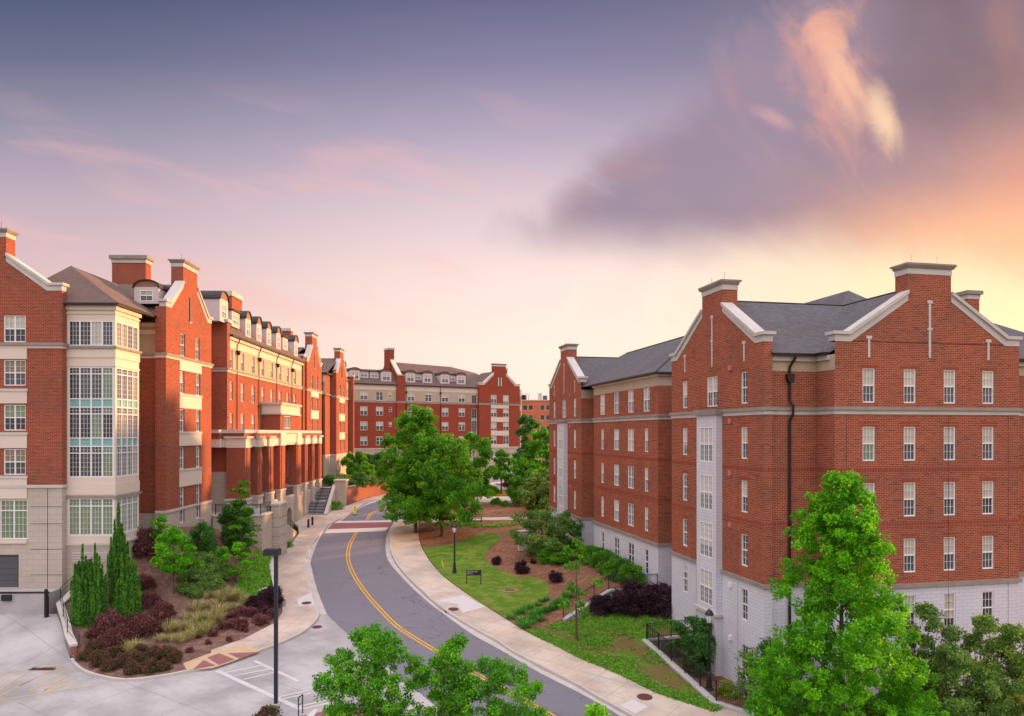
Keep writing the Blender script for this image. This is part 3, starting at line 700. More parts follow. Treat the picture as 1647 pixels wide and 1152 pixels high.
# downpipe in the recess: follows the string course outwards
dp = MB(); x0, y0 = 1.72, .25
for a, b in zip([(x0+.15, y0-.38, 18.78), (x0-.05, y0-.10, 18.2), (x0-.05, y0-.10, 16.35), (x0+.05, y0-.28, 16.05), (x0+.05, y0-.28, 15.6), (x0-.05, y0-.10, 15.2)],
                [(x0-.05, y0-.10, 18.2), (x0-.05, y0-.10, 16.35), (x0+.05, y0-.28, 16.05), (x0+.05, y0-.28, 15.6), (x0-.05, y0-.10, 15.2), (x0-.05, y0-.10, -1)]):
    dp.bar(a, b, .075, METAL)
q = dp.build('downpipe', RB.root); h_ = MB(); h_.box(x0-.27, x0+.17, y0-.28, y0-.01, 17.6, 17.82, METAL); h_.prism([(x0-.27, y0-.28, 17.599), (x0+.17, y0-.28, 17.599), (x0+.07, y0-.28, 17.35), (x0-.17, y0-.28, 17.35)], (0, .25, 0), METAL)
k = h_.build('hopper_head', RB.root); k.parent = q
# roofs
r = MB(); ZE, ZRr = 18.98, 22.95
def groof(mb, axis, c, half, r0, r1, ze, zrd, mat, hip0=0, hip1=0, th=.12):
    """double pitch along axis 'a' or 'b' between r0 and r1; hips by pulling the ridge in"""
    f = (lambda u, v, z: (u, v, z)) if axis == 'a' else (lambda u, v, z: (v, u, z))
    e = [(f(r0, c-half, ze), f(r1, c-half, ze)), (f(r1, c+half, ze), f(r0, c+half, ze))]; ra, rb = f(r0+hip0, c, zrd), f(r1-hip1, c, zrd)
    mb.poly([e[0][0], e[0][1], rb, ra], mat); mb.poly([e[1][0], e[1][1], ra, rb], mat)
    if hip0: mb.poly([e[1][1], e[0][0], ra], mat)
    if hip1: mb.poly([e[0][1], e[1][0], rb], mat)
groof(r, 'a', 6.16, 6.35, .4, 24.2, ZE, ZRr, ROOFG, 0, 6.3)
groof(r, 'b', 9.46, 6.0, -.95, 7.0, ZE, ZRr+.0, ROOFG)
groof(r, 'b', 6.7, 6.7, 15.3, 46.3, ZE+.12, 23.15, ROOFG, 6.7, 6.7)
groof(r, 'a', 39.93, 5.6, .4, 8, ZE+.2, 22.75, ROOFG)
groof(r, 'b', 16, 5.5, 9, 26, 21.3, 25.8, ROOFG, 5.5, 5.5)
r.build('roof', RB.root)
for pth, ze in (([(.5, .25), (3.42, .25), (3.42, -1.0)], 18.85), ([(15.5, -.9), (15.5, .25), (24, .25)], 18.85), ([(3, 15.75), (3, 12.2)], 18.85)):
    RB.course(pth, ze-.28, ze-.02, .16, CAST, 'eave_moulding'); RB.course(pth, ze-.02, ze+.14, .42, METAL, 'gutter')
pth = [(1.7, 33.7), (1.7, 31.2), (.45, 31.2), (.45, 15.75), (2.95, 15.75)]
RB.course(pth, 18.86, 19.02, .14, CREAM, 'eave_moulding'); RB.course(pth, 19.02, 19.18, .42, METAL, 'gutter')
rc = MB(); rc.bar((.9, 6.16, ZRr+.02), (20, 6.16, ZRr+.02), .05, METAL, 6); rc.bar((9.46, -.4, ZRr+.02), (9.46, 6.1, ZRr+.02), .05, METAL, 6); rc.bar((.9, 39.93, 22.78), (7.4, 39.93, 22.78), .05, METAL, 6)
rc.bar((6.7, 22, 23.17), (6.7, 39, 23.17), .06, METAL, 6); rc.bar((0.0, 15.3, 19.12), (6.7, 22, 23.16), .05, METAL, 6); rc.build('ridge_caps', RB.root)
# second chimney behind the near gable
cx, cy = 17.25, 4.0
m = MB(); m.box(cx-.7, cx+.2, cy-.6, cy+.5, 19, 23.2, BR); c2 = m.build('chimney', RB.root)
m = MB(); m.box(cx-.74, cx+.24, cy-.64, cy+.54, 23.2, 23.5, CAST); m.box(cx-.86, cx+.36, cy-.76, cy+.66, 23.502, 23.74, WEAT); q = m.build('chimney_cap', RB.root); q.parent = c2
RB.gable((17.2, 9.5), (17.2, .6), 18.5, .8, 18.6, 20.4, .9, 21.6, BR)

# ================================================================== LEFT BUILDING
LB = Bld(-31.7, 52.6, 1.57, 'brick_building', 'long red brick residence hall with brick colonnade and arched dormers, left of the road')
ZL0, ZC0, ZC1 = 10.62, 20.48, 20.86
TL = [22.80, 19.66, 16.50, 13.38]
zl = [(-3, STB), (10.74, BL)]
# --- front gable wing, cut by the left edge of the picture
W1 = 10.7
fw = []
for t_ in TL: fw.append((W1-3.28, t_, hung(1.52, 1.88 if t_ > 20 else 1.8, 2, 2, 2, 'L' if t_ < 22 else 'B'), 1.52, 1.88 if t_ > 20 else 1.8))
for t_ in TL: fw.append((3.28, t_, hung(1.52, 1.8, 2, 2, 2, 'L'), 1.52, 1.8))
gw = gwin(1.9, [(2.0, 3, 4, (P_GN,)), (.75, 3, 2, (P_GN,))], 2)
fw += [(W1-3.35, 9.80, gw, 1.9, 2.75), (3.35, 9.8, gw, 1.9, 2.75)]
LB.wall((-W1, 0), (0, 0), 1.2, 24.55, zl, fw, holes=[(5.2, W1-3.0, 3.62, 5.95)])
LB.gable((-W1, 0), (0, 0), 24.53, 1.05, 24.55, 26.6, 1.48, 28.9, BL)
LB.wall((0, 0), (0, .6), 1.2, 24.55, zl)
LB.wall((-W1, 12), (-W1, 0), 1.2, 24.55, zl)
gd = MB(); gd.box(-5.5, -3.0, .165, .2, 3.62, 5.95, DOOR)
for i in range(5): gd.box(-5.5, -3.0, .158, .164, 4.1+i*.42, 4.112+i*.42, BLACK)
gd.build('garage_door', LB.root)
for za, zb in ((17.75+.02, 17.78), ): pass
for za, zb in ((19.72, 20.48), (16.6, 17.62), (13.45, 14.55), (9.9, 11.5)): # cream spandrels between the paired windows
    LB.panel((-W1, 0), (0, 0), W1-5.9, W1-2.42, za, zb, CREAM, .06, thick=.05); LB.panel((-W1, 0), (0, 0), W1-5.98, W1-2.36, zb-.18 if zb < 20 else zb-.02, zb+.02 if zb < 20 else zb+.0, CAST, .11, 'spandrel_sill', .05) if zb < 20 else None
LB.panel((-W1, 0), (0, 0), W1-5.9, W1-2.42, 6.75, 6.98, CREAM, .12, 'window_sill')
# --- glazed bay beside it
BX0, BX1, BY0, BY1 = -.02, 3.4, .6, 4.2
zbay = [(-3, STB), (6.4, CREAM), (6.9, CREAM)]
def curtain(w, side):
    mats = (P_DK, P_DK, P_GR, P_TN) if side else (P_DK, P_GR, P_GR, P_GN)
    g2 = (P_TN, P_TN, P_GR, P_DK) if side else (P_DK, P_DK, P_GN, P_DK)
    rows = []
    for k in range(3):
        if k: rows.append((.60, 1, 1, (TEAL,)))
        rows += [(1.72 if k < 2 else 1.78, 3, 5, g2 if k == 1 else mats), (.48, 3, 2, mats)]
    return gwin(w, rows, 4, .07, mt=.015, mull=.09), sum(r[0] for r in rows)
def baywins(w, side):
    cw_, ch_ = curtain(w, side)
    a = (w/2+.13, 22.53, gwin(w, [(1.78, 3, 5, (P_DK, P_DK, P_BL, P_GR) if not side else (P_TN, P_TN, P_DK, P_GR))], 4, .07, mt=.015, mull=.09), w, 1.78)
    b = (w/2+.13, 19.22, cw_, w, ch_)
    c_ = (w/2+.13, 9.85, gwin(w, [(2.1, 3, 5, (P_GN,)), (.55, 3, 2, (P_GN,))], 4, .07, mt=.015, mull=.09), w, 2.65)
    return [a, b, c_]
LB.wall((BX0, BY0), (BX1, BY0), 1.2, 23.6, [(-3, STB), (6.35, CREAM)], baywins(3.16, 0), depth=.12, name='bay_wall')
LB.wall((BX1, BY0), (BX1, BY1), 1.2, 23.6, [(-3, STB), (6.35, CREAM)], baywins(3.34, 1), depth=.12, name='bay_wall')
LB.wall((BX1, BY1), (1.5, BY1), 1.2, 23.6, [(-3, STB), (6.35, CREAM)], name='bay_wall')
bp = [(BX0, BY0), (BX1, BY0), (BX1, BY1), (1.6, BY1)]
for za, zb, pr, mt_ in ((20.55, 20.74, .16, WEAT), (19.26, 19.36, .05, CREAM), (19.9, 20.54, .05, CREAM), (23.0, 23.12, .06, CREAM), (23.3, 23.6, .14, CREAM), (9.9, 10.04, .15, WEAT), (10.1, 10.9, .04, CREAM), (6.5, 6.66, .12, CAST)):
    LB.course(bp, za, zb, pr, mt_, 'bay_moulding')
lv = MB()
for i in range(4): lv.box(.35, 2.9, .56, .59, 5.35+i*.18, 5.47+i*.18, STUC)
lv.build('louvre_vent', LB.root)
dr = MB(); dr.box(.72, 1.75, .53, .594, 3.3, 5.05, DOOR); dr.box(.62, .715, .50, .594, 3.3, 5.15, BLACK); dr.box(1.755, 1.85, .50, .594, 3.3, 5.15, BLACK); dr.box(.716, 1.754, .50, .594, 5.053, 5.15, BLACK); dr.build('service_door', LB.root)
# --- recess behind the bay
RX = 3.72
LB.wall((1.5, BY1), (1.5, 6.9), 1.2, 23.6, zl); LB.wall((1.5, 6.9), (RX, 6.9), 1.2, 23.3, [(-3, STB), (8.1, BL), (20.7, BEI)]); LB.wall((RX, 6.9), (RX, 6.25), 1.2, 24.5, zl)
LB.panel((1.5, 6.9), (RX, 6.9), 0, RX-1.5, 22.4, 22.75, CREAM, .10, 'eave_moulding'); LB.panel((1.5, 6.9), (RX, 6.9), 0, RX-1.5, 23.0, 23.3, CREAM, .16, 'eave_moulding')
# --- street gable
A2 = 4.55
def gstreet(b0, b1, ztall, zbase, lowz=1.0, tops=TL[1:], top=True):
    W_ = b1-b0; c = W_/2; p0, p1 = (A2, b0), (A2, b1)
    wins = [(c+q, TL[0], hung(.95, 1.85, 1, 2, 2, 'L'), .95, 1.85) for q in (-1.55, 1.55)]
    wins += [(c+q, t_, hung(.95, 1.85, 1, 2, 2, 'L'), .95, 1.85) for q in (-1.7, 1.7) for t_ in tops]
    if ztall: wins += [(c+q, 10.0, gwin(.95, [(2.2, 2, 4, (P_DK,)), (.75, 2, 2, (P_GR,))], 1), .95, 2.95) for q in (-1.7, 1.7)]
    LB.wall(p0, p1, lowz, 24.55, [(-3, STB), (zbase, BL)], wins, depth=.22)
    LB.gable(p0, p1, 24.53, .95, 24.55, 26.65, 1.48, 29.0, BL)
    m = MB(); m.box(A2+.002, A2+.03, b0+c-.17, b0+c+.17, 24.0, 26.0, P_DK); m.box(A2+.002, A2+.06, b0+c-.24, b0+c-.172, 24.0, 26.0, BLACK); m.box(A2+.002, A2+.06, b0+c-.25, b0+c+.25, 23.9, 23.998, CAST); m.build('slit_window', LB.root)
    for za, zb in ((19.72, 20.48), (16.58, 17.78), (13.45, 14.62), (10.05, 11.5)):
        if za < 12 and not ztall: continue
        LB.panel(p0, p1, c-2.3, c+2.3, za, zb, CREAM, .07, thick=.05)
        if zb < 20: LB.panel(p0, p1, c-2.36, c+2.36, zb-.16, zb+.02, CAST, .12, 'spandrel_sill', .05)
    LB.wall((3.6 if b0 > 7 else RX, b0), (A2, b0), lowz, 24.55, [(-3, STB), (zbase, BL)])
    LB.wall((A2, b1), (2.5, b1), lowz, 24.55, [(-3, STB), (zbase, BL)])
    LB.course([(3.6 if b0 > 7 else RX, b0), (A2, b0), (A2, b1), (2.5, b1)], ZC0+.2, ZC1, .18, WEAT, 'string_course_cap')
    LB.course([(3.6 if b0 > 7 else RX, b0), (A2, b0), (A2, b1), (2.5, b1)], ZC0, ZC0+.2, .07, CREAM, 'string_course')
    LB.course([(3.6 if b0 > 7 else RX, b0), (A2, b0), (A2, b1), (2.5, b1)], zbase-.08, zbase+.12, .08, CAST, 'base_course')
gstreet(6.25, 15.8, True, 8.25)
fp = [(-W1, 0), (0, 0), (0, .6)]
LB.course(fp, ZC0+.2, ZC1, .18, WEAT, 'string_course_cap'); LB.course(fp, ZC0, ZC0+.2, .07, CREAM, 'string_course'); LB.course(fp, 10.66, 10.86, .10, CAST, 'base_course')
rp = [(1.5, BY1), (1.5, 6.9), (RX, 6.9), (RX, 6.25)]
LB.course(rp, ZC0+.2, ZC1, .18, WEAT, 'string_course_cap'); LB.course(rp, ZC0, ZC0+.2, .07, CREAM, 'string_course')
# rustication grooves of the block base
rg = MB()
for z_ in (4.5, 6.3, 8.1, 9.3): rg.box(-2.2, -.01, -.004, -.001, z_, z_+.035, METAL)
rg.box(-1.02, -.98, -.005, -.002, 2, 10.6, METAL); rg.build('block_joints', LB.root)
# --- recess, corner pier and the long street front with colonnade
A3 = 4.42; B3, B4 = 20.5, 49.0
LB.wall((1.4, 15.8), (1.4, 19.7), 5, 24, zl); LB.wall((1.4, 19.7), (4.62, 19.7), 5, 25.3, zl); LB.wall((4.62, 19.7), (4.62, B3), 5, 25.3, zl); LB.wall((4.62, B3), (A3, B3), 5, 25.3, zl)
m = MB(); m.box(3.0, 4.76, 19.56, B3+.12, 25.3, 25.6, CAST); m.build('pier_cap', LB.root)
m = MB(); m.box(2.9, 4.6, 20.2, 20.49, 24, 25.3, BL); m.build('wall', LB.root)
ws = []
bc = [20.95+i*3.45 for i in range(9)]
bc = [b for b in bc if b < B4-.8]
for b_ in bc:
    for t_ in TL[:3]: ws.append((b_-B3+.4, t_, hung(1.05, 1.85, 1, 2, 2, 'B'), 1.05, 1.85))
for b_ in bc: ws.append((b_-B3+.4, 12.4, gwin(1.05, [(2.6, 2, 4, (P_DK,)), (.8, 2, 2, (P_GR,))], 1), 1.05, 3.4))
LB.wall((A3, B3), (A3, B4), 5, 24.05, [(-3, STB), (8.2, BL), (20.7, BEI), (23.0, CREAM)], ws, depth=.22)
cp = [(1.4, 19.7), (4.62, 19.7), (4.62, B3), (A3, B3), (A3, B4)]
LB.course(cp, ZC0+.2, ZC1, .18, WEAT, 'string_course_cap'); LB.course(cp, ZC0, ZC0+.2, .07, CREAM, 'string_course')
LB.course([(A3, B3), (A3, B4)], 23.75, 24.05, .25, CREAM, 'eave_moulding'); LB.course([(A3, B3), (A3, B4)], 24.05, 24.22, .5, METAL, 'gutter')
for b_ in (22.9, 30.0, 36.9, 43.7): LB.downpipe(A3, b_, 24.1, 14.9, 1, 0)
# --- second pier, street gable two
LB.wall((A3-.3, 49.0), (4.62, 49.0), 5, 25.0, zl); LB.wall((4.62, 49.0), (4.62, 49.8), 5, 25.0, zl); LB.wall((4.62, 49.8), (3.6, 49.8), 5, 25.0, zl)
m = MB(); m.box(3.2, 4.76, 48.86, 49.94, 25.0, 25.3, CAST); m.build('pier_cap', LB.root); m = MB(); m.box(3.25, 4.1, 49.01, 49.79, 20, 24.998, BL); m.build('wall', LB.root)
LB.wall((3.6, 49.8), (3.6, 51.3), 5, 24.3, zl)
gstreet(51.3, 60.4, False, 7.4, 2.0)
LB.wall((-4, 60.4), (-4, 67), 2, 24.0, zl); LB.wall((2.5, 60.4), (-4, 60.4), 2, 24.0, zl)
LB.wall((-6, 67), (3.6, 67), 2, 24.0, [(-3, STB), (10.9, BL), (20.7, BEI), (22.9, CREAM)])
LB.course([(-6, 67), (3.6, 67), (3.6, 71.1)], ZC0+.2, ZC1, .18, WEAT, 'string_course_cap')
LB.course([(-6, 67), (3.6, 67), (3.6, 71.1)], 10.8, 11.0, .1, CAST, 'base_course')
LB.wall((3.6, 67), (3.6, 71.1), 2, 24.0, zl)
LB.course([(-6, 67), (3.6, 67), (3.6, 71.1)], 24.0, 24.25, .4, METAL, 'gutter')
gstreet(71.1, 80.3, False, 10.9, 2.0, TL[1:]); LB.downpipe(3.2, 67, 24.0, 3, 0, -1)
# --- end bay beyond
we = [(b_, t_, hung(.9, 1.85, 1, 2, 2, 'L'), .9, 1.85) for b_ in (1.6, 4.6) for t_ in TL]
LB.wall((3.7, 80.3), (3.7, 86), 3, 24.0, [(-3, STB), (10.9, BL), (20.7, BEI), (22.9, CREAM)], we)
LB.wall((3.0, 86), (4.62, 86), 3, 25.0, zl); LB.wall((4.62, 86), (4.62, 86.9), 3, 25.0, zl); LB.wall((4.62, 86.9), (-8, 86.9), 3, 25.0, zl)
m = MB(); m.box(3.2, 4.76, 85.86, 87.04, 25.0, 25.3, CAST); m.build('pier_cap', LB.root)
LB.course([(3.7, 80.3), (3.7, 86)], ZC0+.2, ZC1, .18, WEAT, 'string_course_cap')
# --- roofs
r = MB()
groof(r, 'b', -5.35, 5.6, .4, 12.2, 23.9, 26.9, ROOF, 0, 5.6)
# hipped roof over the bay, running back to the street gable
r.poly([(-4.4, .15, 23.72), (BX1+.45, .15, 23.72), (-1.6, 4.0, 27.2)], ROOF); r.poly([(-4.4, .15, 23.72), (-1.6, 4.0, 27.2), (-1.6, 11.1, 27.2), (-4.4, 11.1, 25.4), (-4.4, 4, 25.4)], ROOF)
r.poly([(BX1+.45, .15, 23.72), (BX1+.45, 6.78, 23.72), (-1.6, 11.1, 27.2), (-1.6, 4.0, 27.2)], ROOF)
r.poly([(-6, 6.45, 23.45), (4.15, 6.45, 23.45), (4.15, 11.1, 27.2), (-6, 11.1, 27.2)], ROOF)
r.poly([(-6, 16.0, 23.6), (-6, 11.1, 27.2), (4.15, 11.1, 27.2), (4.15, 16.0, 23.6)], ROOF)
# mansard of the long front
def mans(b0, b1, ax=A3):
    r.poly([(ax+.45, b0, 24.2), (ax+.45, b1, 24.2), (ax-2.2, b1, 27.3), (ax-2.2, b0, 27.3)], ROOF)
    r.poly([(ax-2.2, b0, 27.3), (ax-2.2, b1, 27.3), (ax-7, b1, 28.2), (ax-7, b0, 28.2)], ROOF)
    r.poly([(ax-7, b0, 28.2), (ax-7, b1, 28.2), (ax-14, b1, 24.2), (ax-14, b0, 24.2)], ROOF)
    r.poly([(ax+.45, b0, 24.2), (ax-2.2, b0, 27.3), (ax-7, b0, 28.2), (ax-14, b0, 24.2)], STUC)
    r.poly([(ax+.45, b1, 24.2), (ax-14, b1, 24.2), (ax-7, b1, 28.2), (ax-2.2, b1, 27.3)], ROOF)
mans(20.4, 49.0)
r.poly([(3.3, 48.9, 25.0), (3.3, 55.8, 27.0), (-6, 55.8, 27.0), (-6, 48.9, 25.0)], ROOF); r.poly([(4.1, 60.6, 24.2), (4.1, 55.8, 26.8), (-6, 55.8, 26.8), (-6, 60.6, 24.2)], ROOF)
r.poly([(-8, 66.6, 24.15), (4.0, 66.6, 24.15), (4.1, 75.7, 27.4), (-8, 75.7, 27.4)], ROOF); r.poly([(4.1, 80.6, 24.2), (-8, 80.6, 24.2), (-8, 75.7, 27.4), (4.1, 75.7, 27.4)], ROOF)
r.poly([(4.1, 80.3, 24.1), (4.1, 86.5, 24.1), (1.5, 86.5, 27.3), (1.5, 80.3, 27.3)], ROOF); r.poly([(1.5, 80.3, 27.3), (1.5, 86.5, 27.3), (-8, 86.5, 26), (-8, 80.3, 26)], ROOF)
r.poly([(-8, 60.6, 24.2), (-3.8, 60.6, 24.2), (-3.8, 67, 24.2), (-8, 67, 24.2)], ROOF)
r.build('roof', LB.root)
LB.course([(-3.0, .6), (BX1, .6), (BX1, 6.9)], 23.6, 23.78, .42, METAL, 'gutter'); LB.course([(1.5, 6.9), (RX-.02, 6.9)], 23.3, 23.45, .4, METAL, 'gutter')
# back walls so that the block is closed
LB.wall((-14, 19.7), (1.4, 19.7), 2, 24.2, zl); LB.wall((-14, 86.9), (-14, 0), 1, 24.2, zl)
# big chimney seen over the roof
SH = -5.15; m = MB(); m.box(-.4+SH, 2.75+SH, 18.0, 19.1, 26.6, 30.6, BL); m.prism([(-4, 18.2, 24), (6.3, 18.2, 24), (2.75, 18.2, 27.9), (-.4, 18.2, 27.9)], (0, .5, 0), BL) if False else None
m.prism([(-3.4+SH, 18.3, 24.2), (5.6+SH, 18.3, 24.2), (5.2+SH, 18.3, 26.2), (2.75+SH, 18.3, 28.3), (-.4+SH, 18.3, 28.3), (-2.6+SH, 18.3, 26.3)], (0, .5, 0), BL)
c2 = m.build('chimney', LB.root); m = MB(); m.box(-.46+SH, 2.81+SH, 17.94, 19.16, 30.6, 30.95, CAST); m.box(-.6+SH, 2.95+SH, 17.8, 19.3, 30.952, 31.3, WEAT); q = m.build('chimney_cap', LB.root); q.parent = c2
m = MB(); m.prism([(2.76+SH, 18.1, 28.2), (2.76+SH, 18.1, 28.65), (5.3+SH, 18.1, 26.5), (6.6+SH, 18.1, 26.3), (6.6+SH, 18.1, 26.0), (5.2+SH, 18.1, 26.1)], (0, .8, 0), CAST); m.build('coping', LB.root)
m = MB(); m.box(1.7, 2.9, 26.0, 29.2, 27.0, 29.0, BL); c2 = m.build('chimney', LB.root); m = MB(); m.box(1.6, 3.0, 25.9, 29.3, 29.0, 29.5, CAST); q = m.build('chimney_cap', LB.root); q.parent = c2
m = MB(); m.box(1.4, 2.6, 50.2, 51.4, 26.5, 28.6, BL); c2 = m.build('chimney', LB.root); m = MB(); m.box(1.3, 2.7, 50.1, 51.5, 28.6, 29.0, CAST); q = m.build('chimney_cap', LB.root); q.parent = c2
COPR = simple('copper_brown_arch', (.24,.12,.085), .7, .1, 2)
# dormers: arched lead roof on stucco cheeks
def dormer_mesh(w, hw, rise, D, arch=True, units=2, winw=None, winh=1.25, sill=.28, roofm=SLATE, style='B'):
    mb = MB(); x = w/2; ww = winw or w*.62
    for a, b, c, d in ((-x, -ww/2, 0, hw), (ww/2, x, 0, hw), (-ww/2, ww/2, 0, sill), (-ww/2, ww/2, sill+winh, hw)): mb.poly([(a, 0, c), (b, 0, c), (b, 0, d), (a, 0, d)], STUC)
    mb.poly([(-x, D, 0), (-x, 0, 0), (-x, 0, hw), (-x, D, hw)], STUC); mb.poly([(x, 0, 0), (x, D, 0), (x, D, hw), (x, 0, hw)], STUC)
    if arch:
        n = 10; ov = .12; X = x+.1
        arc = [(-X*math.cos(math.pi*i/n), hw+(rise)*math.sin(math.pi*i/n)) for i in range(n+1)]
        ar2 = [(-x*math.cos(math.pi*i/n), hw+(rise-.1)*math.sin(math.pi*i/n)) for i in range(n+1)]
        mb.poly([(a, -.005, z) for a, z in ar2][::-1], COPR)
        for (a, z), (b, z2) in zip(arc, arc[1:]): mb.poly([(a, -ov, z), (b, -ov, z2), (b, D, z2), (a, D, z)], roofm)
        for (a, z), (b, z2), (c, z3), (d, z4) in zip(arc, arc[1:], ar2[1:], ar2): mb.poly([(a, -ov, z), (d, -ov, z4), (c, -ov, z3), (b, -ov, z2)], METAL)
        for sx in (-1, 1): mb.box(min(sx*x, sx*X), max(sx*x, sx*X), -ov, D, hw-.1, hw, METAL)
    else: mb.box(-x-.12, x+.12, -.22, D, hw, hw+.14, METAL)
    mw_ = gwin(ww, [(winh/2, 2, 2, (P_DK if style == 'B' else P_GR,)), (winh/2, 2, 2, (P_BL,))], units)[2]
    o = mb.build('dormer'); me = o.data; bpy.data.objects.remove(o); return me, mw_, sill
def put_dormer(bld, dm, x, y, z, rz):
    o = inst('dormer', dm[0], bld.root, (x, y, z), rz); w = inst('window', dm[2-1], o, (0, .03, dm[2]), 0)
DA = dormer_mesh(1.75, 2.1, .85, 3.0, True, 2, 1.15, 1.45, .25)
DFm = dormer_mesh(2.3, 1.6, 0, 2.4, False, 3, 1.7, 1.0, .25)
for b_ in (26.6, 30.3, 34.0, 37.9, 46.0): put_dormer(LB, DA, A3+.0, b_, 24.55, R_(90))
DB = dormer_mesh(2.2, 2.2, .85, 3.4, True, 2, 1.2, 1.3, .4)
put_dormer(LB, DB, A3-.0, 19.4, 25.2, R_(90)); put_dormer(LB, DFm, A3-.3, 23.6, 25.3, R_(90)); put_dormer(LB, dormer_mesh(2.3, 1.6, 0, 2.4, False, 2, 1.3, 1.0, .25), A3-.3, 42.0, 25.0, R_(90))
DC = dormer_mesh(1.95, 1.35, .62, 3.0, True, 1, 1.05, .85, .22)
put_dormer(LB, DC, 2.45, 7.5, 24.95, 0); put_dormer(LB, DC, 1.2, 68.0, 24.9, 0); put_dormer(LB, DA, 3.6, 83.2, 24.6, R_(90))
# --- entrance box above the colonnade
EB0, EB1 = 31.4, 39.6; AC = 6.45
LB.wall((A3, EB0), (AC, EB0), 14.8, 16.8, zl, name='entrance_wall')
ew = gwin(2.6, [(1.45, 3, 4, (P_GR, P_DK))], 2, .08)
LB.wall((AC, EB0), (AC, EB1), 14.8, 16.8, zl, [(3.0, 16.5, ew, 2.6, 1.45)], name='entrance_wall'); LB.wall((AC, EB1), (A3, EB1), 14.8, 16.8, zl, name='entrance_wall')
m = MB(); m.box(A3+.002, AC+.1, EB0-.1, EB1+.1, 16.8, 17.75, CREAM); m.box(A3+.003, AC+.3, EB0-.3, EB1+.3, 17.752, 17.98, CAST); m.box(A3+.002, AC+.2, EB0-.2, EB1+.2, 16.62, 16.798, CAST); m.build('entrance_parapet', LB.root)
# --- colonnade
CB0, CB1 = 19.05, 51.3
m = MB(); m.box(A3+.003, AC, CB0, CB1, 13.95, 14.5, BL); m.box(1.6, A3+.003, 18.2, 19.69, 13.95, 14.5, BL)
m.box(A3+.004, AC-.05, CB0+.05, CB1-.05, 13.15, 13.948, CREAM); m.box(1.6, A3+.002, 18.25, 19.68, 13.15, 13.948, CREAM); m.build('entablature', LB.root)
m = MB(); m.box(A3+.005, AC+.16, CB0-.16, CB1+.1, 14.502, 14.84, CAST); m.box(1.6, A3+.004, 18.04, 19.695, 14.502, 14.84, CAST); m.build('colonnade_cornice', LB.root)
def pier(b0, b1, a0, a1, zbot, ztop=13.1, cap=True):
    o = MB(); o.box(a0+.04, a1-.04, b0+.04, b1-.04, 8.2, ztop, BL)
    if b1-b0 > 1.3: o.box(a1-.039, a1+.04, b0+.45, b1-.45, 8.2, ztop, BL)
    q = o.build('colonnade_pier', LB.root)
    s_ = MB(); s_.box(a0-.03, a1+.03, b0-.03, b1+.03, zbot, 8.0, STB); s_.box(a0-.1, a1+.1, b0-.1, b1+.1, 8.0, 8.2, CAST); w = s_.build('plinth', LB.root); w.parent = q
    if cap: s_ = MB(); s_.box(a0-.02, a1+.06, b0-.02, b1+.02, ztop, 14.0, CREAM); s_.box(a0-.16, a1+.24, b0-.16, b1+.16, 14.0, 14.2, CAST); w = s_.build('pier_capital', LB.root); w.parent = q
pier(19.0, 20.75, 4.75, AC+.15, 5.0)
for i, (b0, b1) in enumerate(((22.9, 24.5), (26.7, 28.4), (30.9, 33.1), (38.0, 40.3), (42.1, 43.6), (45.9, 47.3), (49.7, 51.2))): pier(b0, b1, AC-.95, AC+.15, 1.8, cap=i not in (2, 3))
m = MB(); m.box(AC-.9, AC+.22, 31.0, 33.0, 13.102, 14.498, CREAM); m.box(AC-.9, AC+.22, 38.1, 40.2, 13.102, 14.498, CREAM); m.box(AC-.05, AC+.1, 33.0, 38.1, 13.4, 14.45, CREAM); m.build('entrance_lintel', LB.root)
pier(17.3, 18.2, 2.3, 3.2, 5.0, cap=False)
# terrace floor and the block wall under the colonnade, with an arched doorway
m = MB(); m.box(A3+.001, AC-.95, 19.9, 51.2, 6.7, 6.95, CONC); m.build('terrace_slab', LB.root)
def archwall(b0, b1, c, hw, zs, z0, z1, x, mat, depth=.6):
    o = MB(); n = 8
    o.poly([(x, b0, z0), (x, c-hw, z0), (x, c-hw, z1), (x, b0, z1)], mat); o.poly([(x, c+hw, z0), (x, b1, z0), (x, b1, z1), (x, c+hw, z1)], mat)
    arc = [(c-hw*math.cos(math.pi*i/n), zs+hw*math.sin(math.pi*i/n)) for i in range(n+1)]
    for (a, z), (b, zz) in zip(arc, arc[1:]):
        o.poly([(x, a, z), (x, b, zz), (x, b, z1), (x, a, z1)], mat); o.poly([(x, a, z), (x-depth, a, z), (x-depth, b, zz), (x, b, zz)], mat)
    for sgn in (-1, 1): o.poly([(x, c+sgn*hw, z0), (x-depth, c+sgn*hw, z0), (x-depth, c+sgn*hw, zs), (x, c+sgn*hw, zs)], mat)
    o.poly([(x-depth, c-hw-.1, z0), (x-depth, c+hw+.1, z0), (x-depth, c+hw+.1, zs+hw+.2), (x-depth, c-hw-.1, zs+hw+.2)], DOOR)
    o.box(x-.3, x, b0, b1, z1, z1+.16, CAST); return o
archwall(20.0, 52, 35.6, 1.15, 4.6, 1.5, 6.95, AC-.1, STB).build('arched_base_wall', LB.root)
def rail_bay(mb, a, b, h=1.0, n=None, r=.018, top=.03, zbase=.12, mat=BLACK, mid=False):
    """one panel of railing: top and bottom rail and balusters, between two posts"""
    a = Vector(a); b = Vector(b); L = (b-a).length; n = n or max(2, int(L/.125)); up = Vector((0, 0, 1))
    mb.bar(a+up*h, b+up*h, top, mat, 6); mb.bar(a+up*zbase, b+up*zbase, .02, mat, 5)
    if mid: mb.bar(a+up*(h-.12), b+up*(h-.12), .018, mat, 5)
    for i in range(1, n):
        p = a.lerp(b, i/n); mb.bar(p+up*zbase, p+up*h, r*.62, mat, 4)
